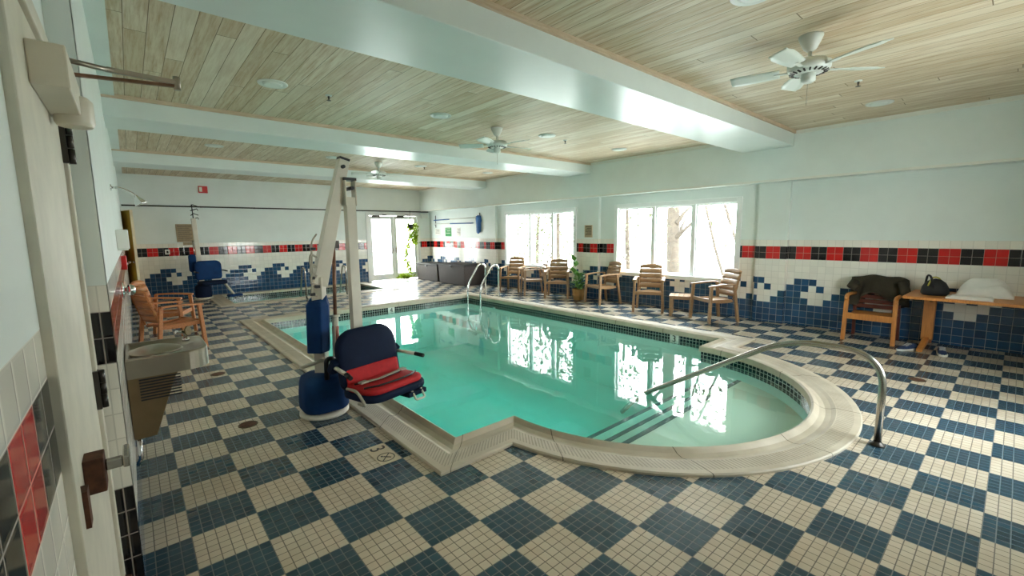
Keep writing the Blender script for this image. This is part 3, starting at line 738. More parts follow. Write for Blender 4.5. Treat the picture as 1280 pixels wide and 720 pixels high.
# ------------------------------------------------------------------ pool lift (foreground)
def pad(mb, O, R, U, w, h, t, rnd=.3, mi=0, taper=0., n=7):
    """pillow slab: rounded rectangle w x h in axes R,U, thickness t along N"""
    out = []; N = R.cross(U).normalized()
    if N.z < -.5: N = -N
    for cx, cy, a0 in ((1, 1, 0), (-1, 1, PI/2), (-1, -1, PI), (1, -1, 3*PI/2)):
        rr = rnd if cy > 0 or not taper else rnd*.5
        for i in range(n+1):
            a = a0+PI/2*i/n
            out.append((cx*(w/2-rr)+rr*math.cos(a), cy*(h/2-rr)+rr*math.sin(a)))
    levels = [(-.5, .9), (-.38, .98), (-.15, 1), (.15, 1), (.38, .975), (.5, .88), (.56, .6)]
    rings = [[mb.v(O+R*x*k+U*y*k+N*t*l) for x, y in out] for l, k in levels]
    m = len(out)
    for a, b in zip(rings, rings[1:]):
        for i in range(m): mb.face([a[i], a[(i+1)%m], b[(i+1)%m], b[i]], mi, True)
    mb.face(rings[0][::-1], mi, True); mb.face(rings[-1], mi, True)
LP = P(.55, 6.0)
lift = thing('pool_lift', 'blue and white pool lift with red seat at the near left pool edge', 'pool lift', LP)
def LL(x, y, z): return P(x, y, z)-LP
q = MB(); q.lathe([(.2, .0), (.21, .01), (.21, .03), (.17, .045)], (.0, 0, 0), 32); q.build('base_plate', 'powder', lift)
q = MB()
rad = [(.185, .06), (.192, .075), (.19, .2), (.182, .3), (.165, .355), (.12, .378), (.05, .385)]
sup = lambda a: (abs(math.cos(a))**4+abs(math.sin(a))**4)**(-.25)
rings = [[q.v(V((r_*min(sup(a), 1.12)*math.cos(a), r_*min(sup(a), 1.12)*math.sin(a), z))) for a in [2*PI*k/36 for k in range(36)]] for r_, z in rad]
for a, b in zip(rings, rings[1:]):
    for k in range(36): q.face([a[k], a[(k+1)%36], b[(k+1)%36], b[k]], 0, True)
q.face(rings[0][::-1]); q.face(rings[-1], 0, True); q.build('base_cover', 'blue_cover', lift)
mast_t = LL(.62, 6.0, 4.0)
q = MB(); q.bar(V((.0, .0, .36)), mast_t, .095, .095, (.66, .75, 0)); mast = q.build('mast', 'powder', lift, bevel=.006)
q = MB()
c0_, c1_ = LL(.50, 5.95, 1.86), LL(.55, 5.95, 3.42); fr_ = V((.76, -.65, 0)); rt = V((.65, .76, 0))
prof = [(-.085, -.07), (.0, -.11), (.085, -.07), (.095, .06), (.0, .09), (-.095, .06)]
lo = [q.v(c0_+fr_*y*1+rt*x) for x, y in prof]; mi_ = [q.v(c1_-V((0, 0, .07))+fr_*y+rt*x) for x, y in prof]; hi = [q.v(c1_+fr_*y*.8+rt*x*.75+V((0, 0, .03 if x > 0 else -.03))) for x, y in prof]
for a, b in ((lo, mi_), (mi_, hi)):
    for k in range(6): q.face([a[k], a[(k+1)%6], b[(k+1)%6], b[k]])
q.face(lo[::-1]); q.face(hi); q.build('battery_cover', 'blue_cover', lift, bevel=.01)
A0, A1 = LL(.62, 6.0, 3.75), LL(1.52, 6.0, 7.30)
q = MB(); q.bar(A0, A1, .125, .10, (0, 1, 0), .09, .085); arm = q.build('boom', 'powder', lift, bevel=.005)
q = MB(); q.bar(A1-V((0, 0, .0)), A1+(A1-A0).normalized()*.02, .09, .085, (0, 1, 0)); q.build('end_cap', 'black', arm)
q = MB(); q.lathe([(.016, -.07), (.016, .07)], LL(1.44, 5.98, 7.1), 12, 0, (0, 1, 0)); q.lathe([(.016, -.08), (.016, .08)], LL(1.62, 5.9, 6.5), 12, 0, (0, 1, 0)); q.build('pivot_bolt', 'black', arm)
B0, B1 = LL(1.60, 5.9, 6.72), LL(1.42, 5.45, 1.9)
q = MB(); m_ = B0.lerp(B1, .15); q.bar(B0+V((-.045, 0, 0)), m_+V((-.045, 0, 0)), .012, .10, (0, 1, 0)); q.bar(B0+V((.045, 0, 0)), m_+V((.045, 0, 0)), .012, .10, (0, 1, 0)); q.bar(B0.lerp(B1, .10), B1, .085, .085, (0, 1, 0))
hang = q.build('hanging_arm', 'powder', lift, bevel=.005)
q = MB(); q.bar(B0+V((0, 0, 0)), B0+V((0, 0, .025)), .11, .10, (0, 1, 0)); q.build('end_cap', 'black', hang)
# actuator
q = MB(); r0, r1 = LL(1.10, 6.0, 4.85), LL(.97, 5.85, 2.85); q.tube([r0, r1], .016, 10); act = q.build('actuator_rod', 'rod_brown', lift)
q = MB(); q.tube([r1, LL(.86, 5.75, 1.2)], .026, 12); q.lathe([(.04, -.01), (.04, .01)], r1, 12); q.build('actuator_body', 'powder', act)
q = MB(); q.tube([LL(.955, 5.84, 2.55), LL(.93, 5.81, 2.08)], .0285, 12); q.build('warning_label', 'red_label', act)
q = MB(); q.box(r0.x-.05, r0.x+.04, r0.y-.03, r0.y+.03, r0.z-.02, r0.z+.05); q.bar(r0, LL(.98, 6, 4.95), .03, .05); q.build('bracket', 'dark_steel', act)
# cable clutter at the mast head
q = MB()
for k in range(4):
    z = 3.75+k*.27; q.tube(bend([LL(.58, 5.9, z), LL(.36, 5.7, z+.12), LL(.32, 5.7, z-.18), LL(.5, 5.85, z-.28)], .04), .009, 6)
q.tube(bend([LL(.4, 5.8, 3.9), LL(.42, 5.75, 5.0), LL(.62, 5.9, 5.2)], .05), .008, 6)
q.build('cable', 'strap', mast)
for k, (x, z) in enumerate(((.38, 4.0), (.5, 3.75), (.36, 3.55), (.45, 4.8))):
    c_ = LL(x, 5.75, z)+V((0, 0, LP.z)); q = MB(); q.box(c_.x-.018, c_.x+.018, c_.y-.02, c_.y+.02, z*S-.012, z*S+.012); q.build('cable_clip', 'black', mast)
# control handle at the base
q = MB(); q.tube([LL(-.1, 5.7, 1.55), LL(.75, 5.9, 1.62)], .017, 10); hb = q.build('push_bar', 'powder', lift)
q = MB(); q.tube(bend([LL(.75, 5.45, 1.7), LL(.5, 5.4, 1.75), LL(.5, 5.45, 1.15)], .05), .022, 8); q.build('pivot_bracket', 'black', lift)
# seat
th = math.radians(14); FD = V((math.sin(th), -math.cos(th), 0)); RD = V((math.cos(th), math.sin(th), 0)); ZD = V((0, 0, 1))
SC = LL(1.70, 4.3, 1.0)
seat = bpy.data.objects.new('seat', None)
q = MB(); tl = math.radians(4); f2 = (FD*math.cos(tl)+ZD*math.sin(tl)*.4).normalized(); n2 = RD.cross(f2).normalized()
if n2.z < 0: n2 = -n2
O = SC
pad(q, O+n2*-.02, RD, f2, .62, .45, .07, .12); seat = q.build('seat', 'navy_vinyl', lift)
q = MB(); pad(q, O+n2*.03+f2*.0, RD, f2, .59, .41, .055, .12); q.build('seat_pad', 'red_fabric', seat)
q = MB(); bt = math.radians(10); bu = (ZD*math.cos(bt)-FD*math.sin(bt)).normalized(); bn = (FD*math.cos(bt)+ZD*math.sin(bt)).normalized()
BO = O-f2*.22+ZD*.235
pad(q, BO, RD, bu, .60, .52, .085, .17, taper=1); back = q.build('backrest', 'navy_vinyl', lift)
q = MB(); pad(q, BO-bu*.165+bn*.045, RD, bu, .54, .19, .03, .03); q.build('lumbar_pad', 'red_fabric', back)
# piping and strap
q = MB()
for ff, ww in ((-.02, .50), (.14, .55)):
    q.tube([O+n2*.062+f2*(ff-.06)-RD*ww/2, O+n2*.068+f2*ff-RD*ww*.32, O+n2*.07+f2*(ff+.02), O+n2*.068+f2*ff+RD*ww*.32, O+n2*.062+f2*(ff-.06)+RD*ww/2], .008, 8)
q.build('piping', 'black', seat)
q = MB()
pts = [O+n2*.078-f2*.02-RD*.2, O+n2*.085+f2*.03-RD*.08, O+n2*.082+f2*.0+RD*.06, O+n2*.08-f2*.03+RD*.22]
for a, b in zip(pts, pts[1:]): q.bar(a, b, .03, .006, n2)
q.bar(pts[0]-RD*.04, pts[0]+RD*.03, .05, .014, n2); q.bar(pts[-1]-RD*.03, pts[-1]+RD*.03, .05, .014, n2)
e0 = O-RD*.31
q.tube(bend([e0+n2*.04-f2*.1, e0+n2*.05+f2*.05-RD*.01, e0-n2*.06+f2*.16-RD*.01, e0-n2*.06+f2*.05], .06), .012, 8)
q.build('seat_belt', 'strap', seat)
q = MB(); q.tube(bend([O-n2*.05+f2*.22+RD*.10, O-n2*.12+f2*.27+RD*.10, O-n2*.12+f2*.27+RD*.2, O-n2*.05+f2*.22+RD*.2], .02), .010, 8); q.box(0, .001, 0, .001, 0, .001) if False else None; q.build('footrest_bracket', 'powder', seat)
q = MB(); q.bar(O-n2*.075-f2*.2+RD*.15, O-n2*.075+f2*.24+RD*.15, .2, .04, n2); q.build('seat_frame', 'navy_vinyl', seat, bevel=.005)
for sx, z_ in ((-1, .22), (1, .22)):
    a = BO+RD*sx*.315-bu*.03; b = a+FD*.2+RD*sx*.05-ZD*.01; c = b+FD*.09+RD*sx*.02-ZD*.01
    q = MB(); q.tube([a-FD*.05, b], .017, 10); ar = q.build('armrest', 'powder', lift)
    q = MB(); q.tube([b, c], [.019, .018], 10); q.build('grip', 'black', ar)
    q = MB(); q.bar(a-FD*.08-bu*.05, a+FD*.0+bu*.05, .06, .07, RD); q.build('armrest_bracket', 'navy_vinyl', ar, bevel=.005)
q = MB(); q.bar(B1+V((0, 0, .1)), BO-bn*.06, .085, .06); q.bar(BO-bn*.06+bu*.15, BO-bn*.06-bu*.25, .14, .03, bn); q.build('seat_bracket', 'powder', lift)

# second lift by the spa
L2 = P(.95, 37.2)
l2 = thing('pool_lift', 'small far pool lift with plain blue seat, standing before the wave tile wall', 'pool lift', L2)
q = MB(); q.lathe([(.2, 0), (.21, .01), (.2, .04)], (0,0,0), 24); q.build('base_plate', 'powder', l2)
q = MB(); q.lathe([(.17, .04), (.18, .06), (.18, .3), (.15, .36), (.05, .38)], (0,0,0), 24); q.build('base_cover', 'navy_vinyl', l2)
q = MB(); q.bar((.0, .1, .3), (-.05, .1, 2.05), .1, .09, (0, 1, 0)); m2 = q.build('mast', 'powder', l2, bevel=.005)
q = MB(); pad(q, V((-.17, 0, .92)), V((1, 0, 0)), V((0, 0, 1)), .16, .45, .12, .06); q.build('battery_cover', 'blue_cover', l2)
q = MB()
for z, s_ in ((2.02, 1), (2.12, -1), (2.24, 1), (2.34, -1)): q.tube([(-.1, .08, z), (0.04*s_, .06, z+.05), (.06, .08, z+.01)], .012, 6)
q.tube([(-.05, .1, 2.0), (-.06, .1, 2.4)], .012, 6); q.build('top_fitting', 'black', m2)
q = MB(); q.tube([(-.1, .03, 1.0), (-.12, .03, 1.5)], .015, 8); q.build('actuator_rod', 'steel', l2)
q = MB(); pad(q, V((.13, -.16, .74)), V((.97, .22, 0)), V((0, 0, 1)), .6, .48, .09, .14, taper=1); b2 = q.build('backrest', 'blue_cover', l2)
q = MB(); pad(q, V((.17, -.35, .43)), V((.97, .22, 0)), V((.22, -.97, 0)), .58, .44, .09, .1); q.build('seat', 'navy_vinyl', l2)
for sx in (-1, 1):
    q = MB(); q.tube([(.13+.32*sx*.97, -.18+.07*sx, .72), (.2+.32*sx*.97, -.4+.07*sx, .70)], .018, 8); q.build('armrest', 'black', l2)
q = MB(); q.bar((.45, -.2, .38), (.62, -.45, .06), .05, .04); q.build('footrest_arm', 'powder', l2)
q = MB(); pad(q, V((.62, -.42, .07)), V((.97, .22, 0)), V((.22, -.97, 0)), .34, .2, .06, .05); q.build('footrest', 'blue_cover', l2)

# ------------------------------------------------------------------ drinking fountain
r = thing('drinking_fountain', 'stainless steel drinking fountain mounted on the near left wall', 'drinking fountain', P(XL+.01, 4.2, 1.46))
def LF(x, z): return ((x-XL-.01)*S, (z-1.46)*S)
q = MB(); hw = .8*S
prof = [LF(XL+.01, 2.66), LF(-2.84, 2.66), LF(-2.92, 2.52), LF(-3.28, 1.46), LF(XL+.01, 1.46)]
q.prism(prof, -hw, hw, 'y'); body = q.build('cabinet', 'fountain_cabinet', r, bevel=.004)
xo = LF(-2.33, 0)[0]; zt = LF(0, 2.99)[1]; z1_ = LF(0, 2.62)[1]; rr = .13; w_ = hw+.01
out = [(0, -w_)]+arc(xo-rr, -w_+rr, rr, -PI/2, 0, 8)+arc(xo-rr, w_-rr, rr, 0, PI/2, 8)+[(0, w_)]
q = MB(); lo = [q.v((x, y, z1_)) for x, y in out]; m1 = [q.v((x, y, zt-.008)) for x, y in out]
cx = sum(p[0] for p in out)/len(out)
ins = lambda k, z: [q.v((.17+(x-.17)*k, y*k, z)) for x, y in out]
tops = [lo, m1, ins(.975, zt), ins(.90, zt), ins(.84, zt-.02), ins(.3, zt-.04)]
for a, b in zip(tops, tops[1:]):
    for k in range(len(out)): q.face([a[k], a[(k+1)%len(out)], b[(k+1)%len(out)], b[k]], 0, a is not lo)
q.face(lo[::-1]); q.face(tops[-1], 0, True); q.build('basin', 'steel_fountain', r)
q = MB(); q.lathe([(.14, 0), (.13, .012), (.07, .03), (.0, .036)], (.14, -.05, zt-.012), 24); q.build('basin_dome', 'steel_fountain', r)
q = MB(); bx, by = xo-.09, .13; q.tube(bend([(bx, by, zt-.01), (bx, by, zt+.05), (bx-.05, by-.02, zt+.06)], .02), .011, 8); q.lathe([(.02, 0), (.02, .02)], (bx, by, zt-.012), 12); bub = q.build('bubbler', 'chrome', r)
q = MB(); q.lathe([(.03, -.004), (.034, 0), (.03, .004)], (bx+.015, by-.01, zt+.055), 18, 0, (.8, -.6, .1)); q.build('mouth_guard', 'brass', bub)
q = MB(); q.box(xo-.12, xo+.005, -.05, .05, z1_+.03, z1_+.07); q.build('push_pad', 'dark_steel', r, bevel=.004)
q = MB()
for k in range(8): q.box(.05+0, .24, -hw-.004, -hw+.001, LF(0, 2.56)[1]-k*.017, LF(0, 2.56)[1]-k*.017+.008)
q.build('side_grille', 'black', body)
q = MB(); q.tube([(.02, -hw+.02, -.0), (.02, -hw+.02, -.12), (-.0, -hw+.02, -.16)], .012, 8); q.build('drain_pipe', 'chrome', r)

# shower on the left wall
r = thing('wall_shower', 'chrome shower arm and bell head reaching out from the left wall', 'shower', P(XL, 10.4, 6.62))
q = MB(); q.tube(bend([(0, 0, 0), (.07, 0, 0), (.15, 0, -.045), (.17, 0, -.075)], .04), .010, 10); q.lathe([(.03, 0), (.028, .008), (.012, .012)], (0,0,0), 16, 0, (1, 0, 0)); q.build('shower_arm', 'chrome', r)
q = MB(); q.lathe([(.014, 0), (.02, .02), (.045, .07), (.05, .085), (.04, .088)], (.165, 0, -.065), 20, 0, (.45, 0, -.9)); q.build('bell', 'chrome', r)
r = thing('wall_valve', 'chrome shower valve knob on the left wall above the orange chair', 'valve', P(XL, 9.2, 3.72))
q = MB(); q.lathe([(.075, 0), (.07, .008), (.03, .02), (.025, .04)], (0,0,0), 24, 0, (1, 0, 0)); q.build('plate', 'chrome', r)
q = MB(); q.lathe([(.02, .03), (.045, .04), (.05, .06), (.035, .085), (.01, .09)], (0,0,0), 20, 0, (1, 0, 0)); q.build('knob', 'chrome', r)
r = thing('wall_box', 'small white box mounted on the left wall below the shower arm', 'box', P(XL, 10.2, 4.85))
q = MB(); q.box(0, .085, -.15, .15, 0, .17); q.build('case', 'paper', r, bevel=.006)
q = MB(); q.box(0, .075, -.12, .12, -.012, 0); q.build('base_lip', 'white', r)
r = thing('wall_alarm', 'small red alarm box on the left wall below the white box', 'alarm', P(XL, 13.6, 4.05))
q = MB(); q.box(0, .045, -.06, .06, 0, .15); bx_ = q.build('case', 'red_alarm', r, bevel=.006)
q = MB(); q.box(.045, .055, -.035, .035, .05, .075); q.build('pull_handle', 'rubber', bx_)

# ------------------------------------------------------------------ far wall fixtures
r = thing('wall_fire_alarm', 'red fire alarm with white strobe high on the far wall', 'alarm', P(1.78, F-.001, 9.08))
q = MB(); q.box(-.1, .1, -.04, 0, -.09, .09); a_ = q.build('case', 'red_alarm', r, bevel=.005)
q = MB(); q.box(-.085, -.02, -.055, -.038, -.06, .06); q.build('strobe', 'paper', a_, bevel=.004)
r = thing('wall_notice_board', 'tan notice board with rows of small print on the far wall by the spa lift', 'sign', P(.3, F-.001, 5.4))
q = MB(); q.box(-.2, .16, -.012, 0, -.22, .24); q.build('board', 'tan', r)
q = MB()
for k in range(12): q.box(-.17, .13-.05*(k % 3 == 2), -.0135, -.0115, .2-k*.034, .2-k*.034+.008)
q.build('print', 'ink', r)
q = MB(); q.box(-.08, .14, -.012, 0, -.30, -.225); q.build('lower_strip', 'tan', r)
r = thing('wall_outlet', 'white outlet plate set in the black and red strip of the far wall', 'outlet', P(-1.05, F-.001, 3.9))
q = MB(); q.box(-.05, .05, -.008, 0, -.06, .06); q.build('plate', 'paper', r, bevel=.002)
q = MB(); q.box(-.02, .02, -.010, -.007, -.03, .03); q.build('socket', 'ink', r)
r = thing('wall_speaker', 'small white box at the end of the pipe above the glass doors', 'speaker', P(22.9, F-.001, 7.15))
q = MB(); q.box(-.12, .12, -.1, 0, -.07, .07); q.build('case', 'white', r, bevel=.01)
q = MB(); q.box(-.1, .1, -.105, -.099, -.05, .05); q.build('grille', 'fan_white', r)

# window wall items
def paper(name, label, y0, y1, z0, z1, mat, x=W, lines=0, group=None, frame=None):
    r = thing(name, label, 'sign', P(x-.002, (y0+y1)/2, (z0+z1)/2)); a = (y1-y0)*S/2; b_ = (z1-z0)*S/2
    q = MB(); q.box(-.006, 0, -a, a, -b_, b_); q.build('sheet', mat, r)
    q = MB()
    for k in range(lines): q.box(-.0072, -.0055, -a*.75, a*(.75-.3*(k % 3 == 1)), b_*.7-k*b_*1.5/max(lines, 1), b_*.7-k*b_*1.5/max(lines, 1)+b_*.09)
    if lines: q.build('print', 'ink' if mat != 'greenpaper' else 'paper', r)
    if frame:
        q = MB(); t = .012
        for c in ((-a, -a+t, -b_, b_), (a-t, a, -b_, b_), (-a+t, a-t, -b_, -b_+t), (-a+t, a-t, b_-t, b_)): q.box(-.014, 0, *c)
        q.build('frame', frame, r)
    return r
paper('wall_notice', 'white paper notice on the window wall above the corner storage box', 36.6, 37.7, 4.95, 5.65, 'paper', lines=4)
paper('wall_poster', 'green poster on the window wall below the skimmer poles', 34.3, 35.5, 4.8, 5.75, 'greenpaper', lines=3)
paper('wall_notice', 'narrow white notice on the window wall right of the green poster', 32.5, 33.2, 4.85, 5.7, 'paper', lines=5)
paper('wall_notice', 'framed tan notice on the pier between the two windows', 14.4, 15.15, 4.7, 5.65, 'tan', x=W-.28, lines=6, frame='trimwood')
r = thing('skimmer_net', 'blue leaf skimmer net hung by its long pole on the window wall', 'pool net', P(W-.12, 29.2, 6.7))
q = MB(); q.tube([(0, 0, .0), (0, 8.6*S, -.02)], .016, 8); q.build('pole', 'white', r)
q = MB(); q.tube([(0, 5.2*S, -.012), (0, 8.5*S, -.0198)], .0175, 8); q.build('pole_sleeve', 'netblue', r)
q = MB()
q.tube([(0, 0, .06), (0, -.14, .04), (0, -.17, -.12), (0, -.1, -.2), (0, .08, -.2), (0, .1, .0), (0, 0, .06)], .014, 8); q.build('frame', 'netblue', r)
q = MB(); q.grid(lambda u, v: V((-.01-.05*math.sin(PI*u)*math.sin(PI*v), .09-.25*u+.03*v*(u-.5), .04-.56*v*(1-.25*abs(u-.4)))), 8, 8, 0, (.006, 0, 0)); q.build('net', 'netblue', r)
r = thing('telescopic_pole', 'blue and white pole hung below the skimmer net pole', 'pole', P(W-.12, 30.0, 6.15))
q = MB(); q.tube([(0, 0, 0), (0, 7.6*S, .02)], .015, 8); q.build('pole', 'white', r)
q = MB(); q.tube([(0, 0, 0), (0, 4.3*S, .011)], .0165, 8); q.build('pole_sleeve', 'netblue', r)
for y, lab in ((37.5, 'slim grey hook strip holding the poles near the corner'), (29.0, 'slim grey hook strip beside the blue skimmer net')):
    r = thing('pole_hook', lab, 'hook', P(W, y, 6.45))
    q = MB(); q.box(-.012, 0, -.015, .015, -.2, .22); q.build('strip', 'dark_steel', r)
    q = MB(); q.tube([(0, 0, .05), (-.06, 0, .04), (-.065, 0, .07)], .006, 6); q.tube([(0, 0, -.12), (-.06, 0, -.13), (-.065, 0, -.1)], .006, 6); q.build('hook', 'dark_steel', r)

# ------------------------------------------------------------------ right side: wooden armchair, jacket, table
r = thing('wooden_armchair', 'golden wooden armchair with dark red slats under a draped jacket, right wall', 'chair', P(22.35, -2.83), face(-1, 0))
for sx in (-1, 1):
    q = MB(); x = sx*.27
    q.bar((x*1.03, -.25, 0), (x, -.23, .60), .05, .045, (0, 1, 0)); q.build('leg', 'oak', r, bevel=.006)
    q = MB(); q.bar((x*.95, .27, 0), (x*.92, .2, .45), .04, .045, (0, 1, 0)); q.bar((x*.92, .2, .45), (x*.9, .3, .86), .04, .04, (0, 1, 0)); q.build('leg', 'redwood', r, bevel=.005)
    q = MB(); q.tube([(x, -.245, .58), (x, -.24, .63), (x, -.19, .655), (x, -.05, .655), (x*.95, .22, .64)], [.026, .028, .026, .026, .024], 10); q.build('armrest', 'oak', r)
q = MB(); q.grid(lambda u, v: V(((u-.5)*.5, -.25+.47*v, .385-.012*math.sin(PI*v))), 8, 6, 0, (0, 0, -.03)); q.bar((-.26, -.25, .36), (.26, -.25, .36), .03, .085); q.build('seat', 'oak', r)
q = MB()
for k in range(6): z = .46+k*.07; q.bar((-.25, .2+.1*(k/6), z), (.25, .2+.1*(k/6), z), .018, .055)
q.build('backrest', 'redwood', r, bevel=.004)
# draped jacket
jb = MB()
def jac(u, v):
    a = (u-.5)*.66; t = (v-.5)*2
    y = .27+.10*t+.02*math.sin(9*u+2*v); top = .885-.05*(abs(u-.5)*2)**3
    drop = abs(t)**1.4*(.30+.06*math.sin(11*u)+(.12 if u < .2 or u > .78 else 0))
    if t < 0: drop *= .85
    return V((a+.012*math.sin(7*v), y-(.05*t*t if t < 0 else -.02*t), top-drop+.012*math.sin(13*u+5*v)))
jb.grid(jac, 26, 18, 0, (0, 0, .03))
jr = thing('draped_jacket', 'dark olive jacket draped over the back of the wooden armchair', 'jacket', P(22.35, -2.83), face(-1, 0))
jb.build('body', 'olive', jr)
q = MB(); q.tube([(.27, .16, .84), (.31, .12, .72), (.32, .10, .60)], [.055, .06, .045], 10); q.build('sleeve', 'olive', jr)
q = MB(); q.tube([(-.26, .16, .82), (-.29, .11, .76), (-.22, .08, .72)], [.06, .065, .05], 10); q.build('sleeve', 'olive', jr)
# table
r = thing('pedestal_table', 'golden wooden table with splayed pedestal feet at the right edge', 'table', P(22.25, -6.6), 0)
q = MB(); tp_ = [(-1.55*S, 2.6*S), (-1.75*S, -2.6*S), (1.3*S, -2.6*S), (1.3*S, 2.55*S)]
q.prism(tp_, .70, .735, 'z'); tt = q.build('table_top', 'oak', r, bevel=.006)
for sy in (1.9, -1.9):
    q = MB(); y = sy*S
    q.bar((.1, y, .1), (.1, y, .70), .09, .12, (0, 1, 0)); col_ = q.build('leg', 'oak', r, bevel=.008)
    q = MB(); q.bar((.14, y, .12), (-.34, y+.02, .02), .07, .07, (0, 0, 1), .06, .04); q.bar((.08, y, .12), (.36, y, .02), .07, .07, (0, 0, 1), .06, .04); q.build('foot', 'oak', col_, bevel=.008)
    q = MB(); q.bar((.0, y, .66), (-.3, y, .70), .05, .07); q.bar((.15, y, .66), (.36, y, .70), .05, .07); q.build('brace', 'oak', col_)
# bag on the table
TZ = .735
def tb(x, y): return P(x, y, 0)+V((0, 0, TZ))
r = thing('swim_bag', 'black mesh bag with yellow strap on the table corner', 'bag', tb(21.9, -4.85))
q = MB(); q.lathe([(.12, 0), (.14, .03), (.13, .1), (.1, .16), (.05, .2), (.01, .21)], (0,0,0), 18); q.build('body', 'bagblack', r)
q = MB(); q.tube(bend([(-.1, .06, .12), (-.06, .03, .24), (.05, -.03, .22), (.1, -.1, .03)], .06), .009, 6); q.build('strap', 'yellowgreen', r)
q = MB(); q.tube(bend([(-.12, .0, .08), (-.1, .04, .25), (-.03, .08, .26), (.0, .1, .1)], .05), .012, 6); q.build('handle', 'bagblack', r)
r = thing('folded_towel', 'crumpled white towel heaped behind the black bag on the table', 'towel', tb(22.6, -6.25))
q = MB(); q.grid(lambda u, v: V(((u-.5)*.36, (v-.5)*.5, .02+.2*math.sin(PI*u)**.7*math.sin(PI*v)**.7*(1+.2*math.sin(11*u+3*v)+.15*math.sin(9*v)))), 16, 16, 0, (0, 0, -.018)); q.build('cloth', 'towel', r)
r = thing('paper_stack', 'flat white folded cloth lying at the front of the table', 'towel', tb(21.3, -5.9))
q = MB(); q.box(-.13, .13, -.2, .2, 0, .018); q.box(-.12, .11, -.19, .16, .0185, .034); q.build('fold', 'towel', r, bevel=.006)
r.name = 'flat_towel'
# shoes
def shoe(label, x, y, rz, first=[None]):
    if first[0] is None:
        r = thing('sneaker', label, 'shoe', P(x, y), rz)
        q = MB(); sole = [(.0, -.045), (.09, -.047), (.18, -.05), (.25, -.035), (.28, 0), (.25, .04), (.18, .05), (.09, .042), (.0, .04), (-.015, 0)]
        q.prism(sole, 0, .028, 'z'); q.build('sole', 'rubber', r, bevel=.006)
        q = MB(); rings = []
        for t, w, h in ((0., .036, .085), (.06, .036, .09), (.11, .04, .08), (.17, .044, .06), (.23, .036, .045), (.27, .012, .034)):
            rings.append([q.v((t, w*math.cos(a), .026+(h-.026)*math.sin(a))) for a in [PI*k/8 for k in range(9)]])
        for a, b in zip(rings, rings[1:]):
            for k in range(8): q.face([a[k], a[k+1], b[k+1], b[k]], 0, True)
        q.face(rings[0]); q.face(rings[-1]); q.build('upper', 'shoeblue', r)
        q = MB()
        for k in range(4): q.bar((.09+k*.022, -.03, .088-k*.008), (.09+k*.022, .03, .088-k*.008), .006, .006)
        q.build('laces', 'rubber', r); first[0] = r
    else: dup(first[0], P(x, y), rz, label)
shoe('blue and white sneaker on the floor under the table, nearer the armchair', 21.55, -4.45, 2.6)
shoe('blue and white sneaker under the table, pointing outward at the frame edge', 21.75, -5.25, 3.3)

# ------------------------------------------------------------------ floor drains and depth marks
def drain(label, x, y, first=[None]):
    if first[0] is None:
        r = thing('floor_drain', label, 'drain', P(x, y), 0, 'round floor drains')
        q = MB(); q.lathe([(.075, 0), (.075, .004), (.066, .006), (.064, .002)], (0,0,0), 24); q.build('rim', 'brass', r)
        q = MB(); q.lathe([(.064, .0015), (.063, .004)], (0,0,0), 24)
        for k in range(5): q.box(-.05+k*.022, -.05+k*.022+.01, -.045+abs(k-2)*.008, .045-abs(k-2)*.008, .004, .0055)
        q.build('grate', 'rust', r); first[0] = r
    else: dup(first[0], P(x, y), 0, label)
drain('round brown floor drain beside the lift base on the left walkway', -1.33, 6.56)
drain('round floor drain on the left walkway level with the fountain front', -1.28, 12.45)
drain('round floor drain near the handrail on the right walkway', 16.6, -5.1)
r = thing('depth_marker', 'beige deck tile marked 3 with a no diving symbol beside the near pool corner', 'depth marker', P(.725, 2.5))
q = MB(); q.box(-.074, .074, -.155, .155, 0, .003); q.build('tile', 'deck_marker', r, bevel=.001)
q = MB(); text_mb(q, '3', V((.0, .09, .0038)), (0, -1, 0), (1, 0, 0), .16, .0012); q.build('digit', 'ink', r)
q = MB()
cc = V((.0, -.065, .0032)); K = .57
for k in range(36):
    a, b = 2*PI*k/36, 2*PI*(k+1)/36
    q.bar(cc+V((math.cos(a), math.sin(a), 0))*.105*K, cc+V((math.cos(b), math.sin(b), 0))*.105*K, .007, .002)
q.bar(cc+V((.075, .075, 0))*K, cc+V((-.075, -.075, 0))*K, .007, .002)
q.bar(cc+V((.05, -.045, 0))*K, cc+V((-.02, .03, 0))*K, .011, .002); q.lathe([(.009, -.001), (.009, .001)], cc+V((-.035, .045, 0))*K, 12); q.build('symbol', 'ink', r)
def wmark(label, at, right, up, ch):
    r = thing('depth_marker', label, 'depth marker', at); R, U = V(right), V(up); N = R.cross(U)
    q = MB(); q.bar(-R*.075+N*.002, R*.075+N*.002, .13, .008, N); q.bar(-R*.075, R*.075, .004, .13, U) if False else None; q.build('tile', 'paper', r)
    q = MB(); text_mb(q, ch, N*.0075, R, U, .15, .002); q.build('digit', 'ink', r); return r
wmark('white tile marked 3 at the waterline of the right pool wall', P(17.33, 4.2, -.36), (0, -1, 0), (0, 0, 1), '3')
wmark('white tile marked 4 at the waterline of the far pool wall', P(10.6, 22.58, -.36), (1, 0, 0), (0, 0, 1), '4')

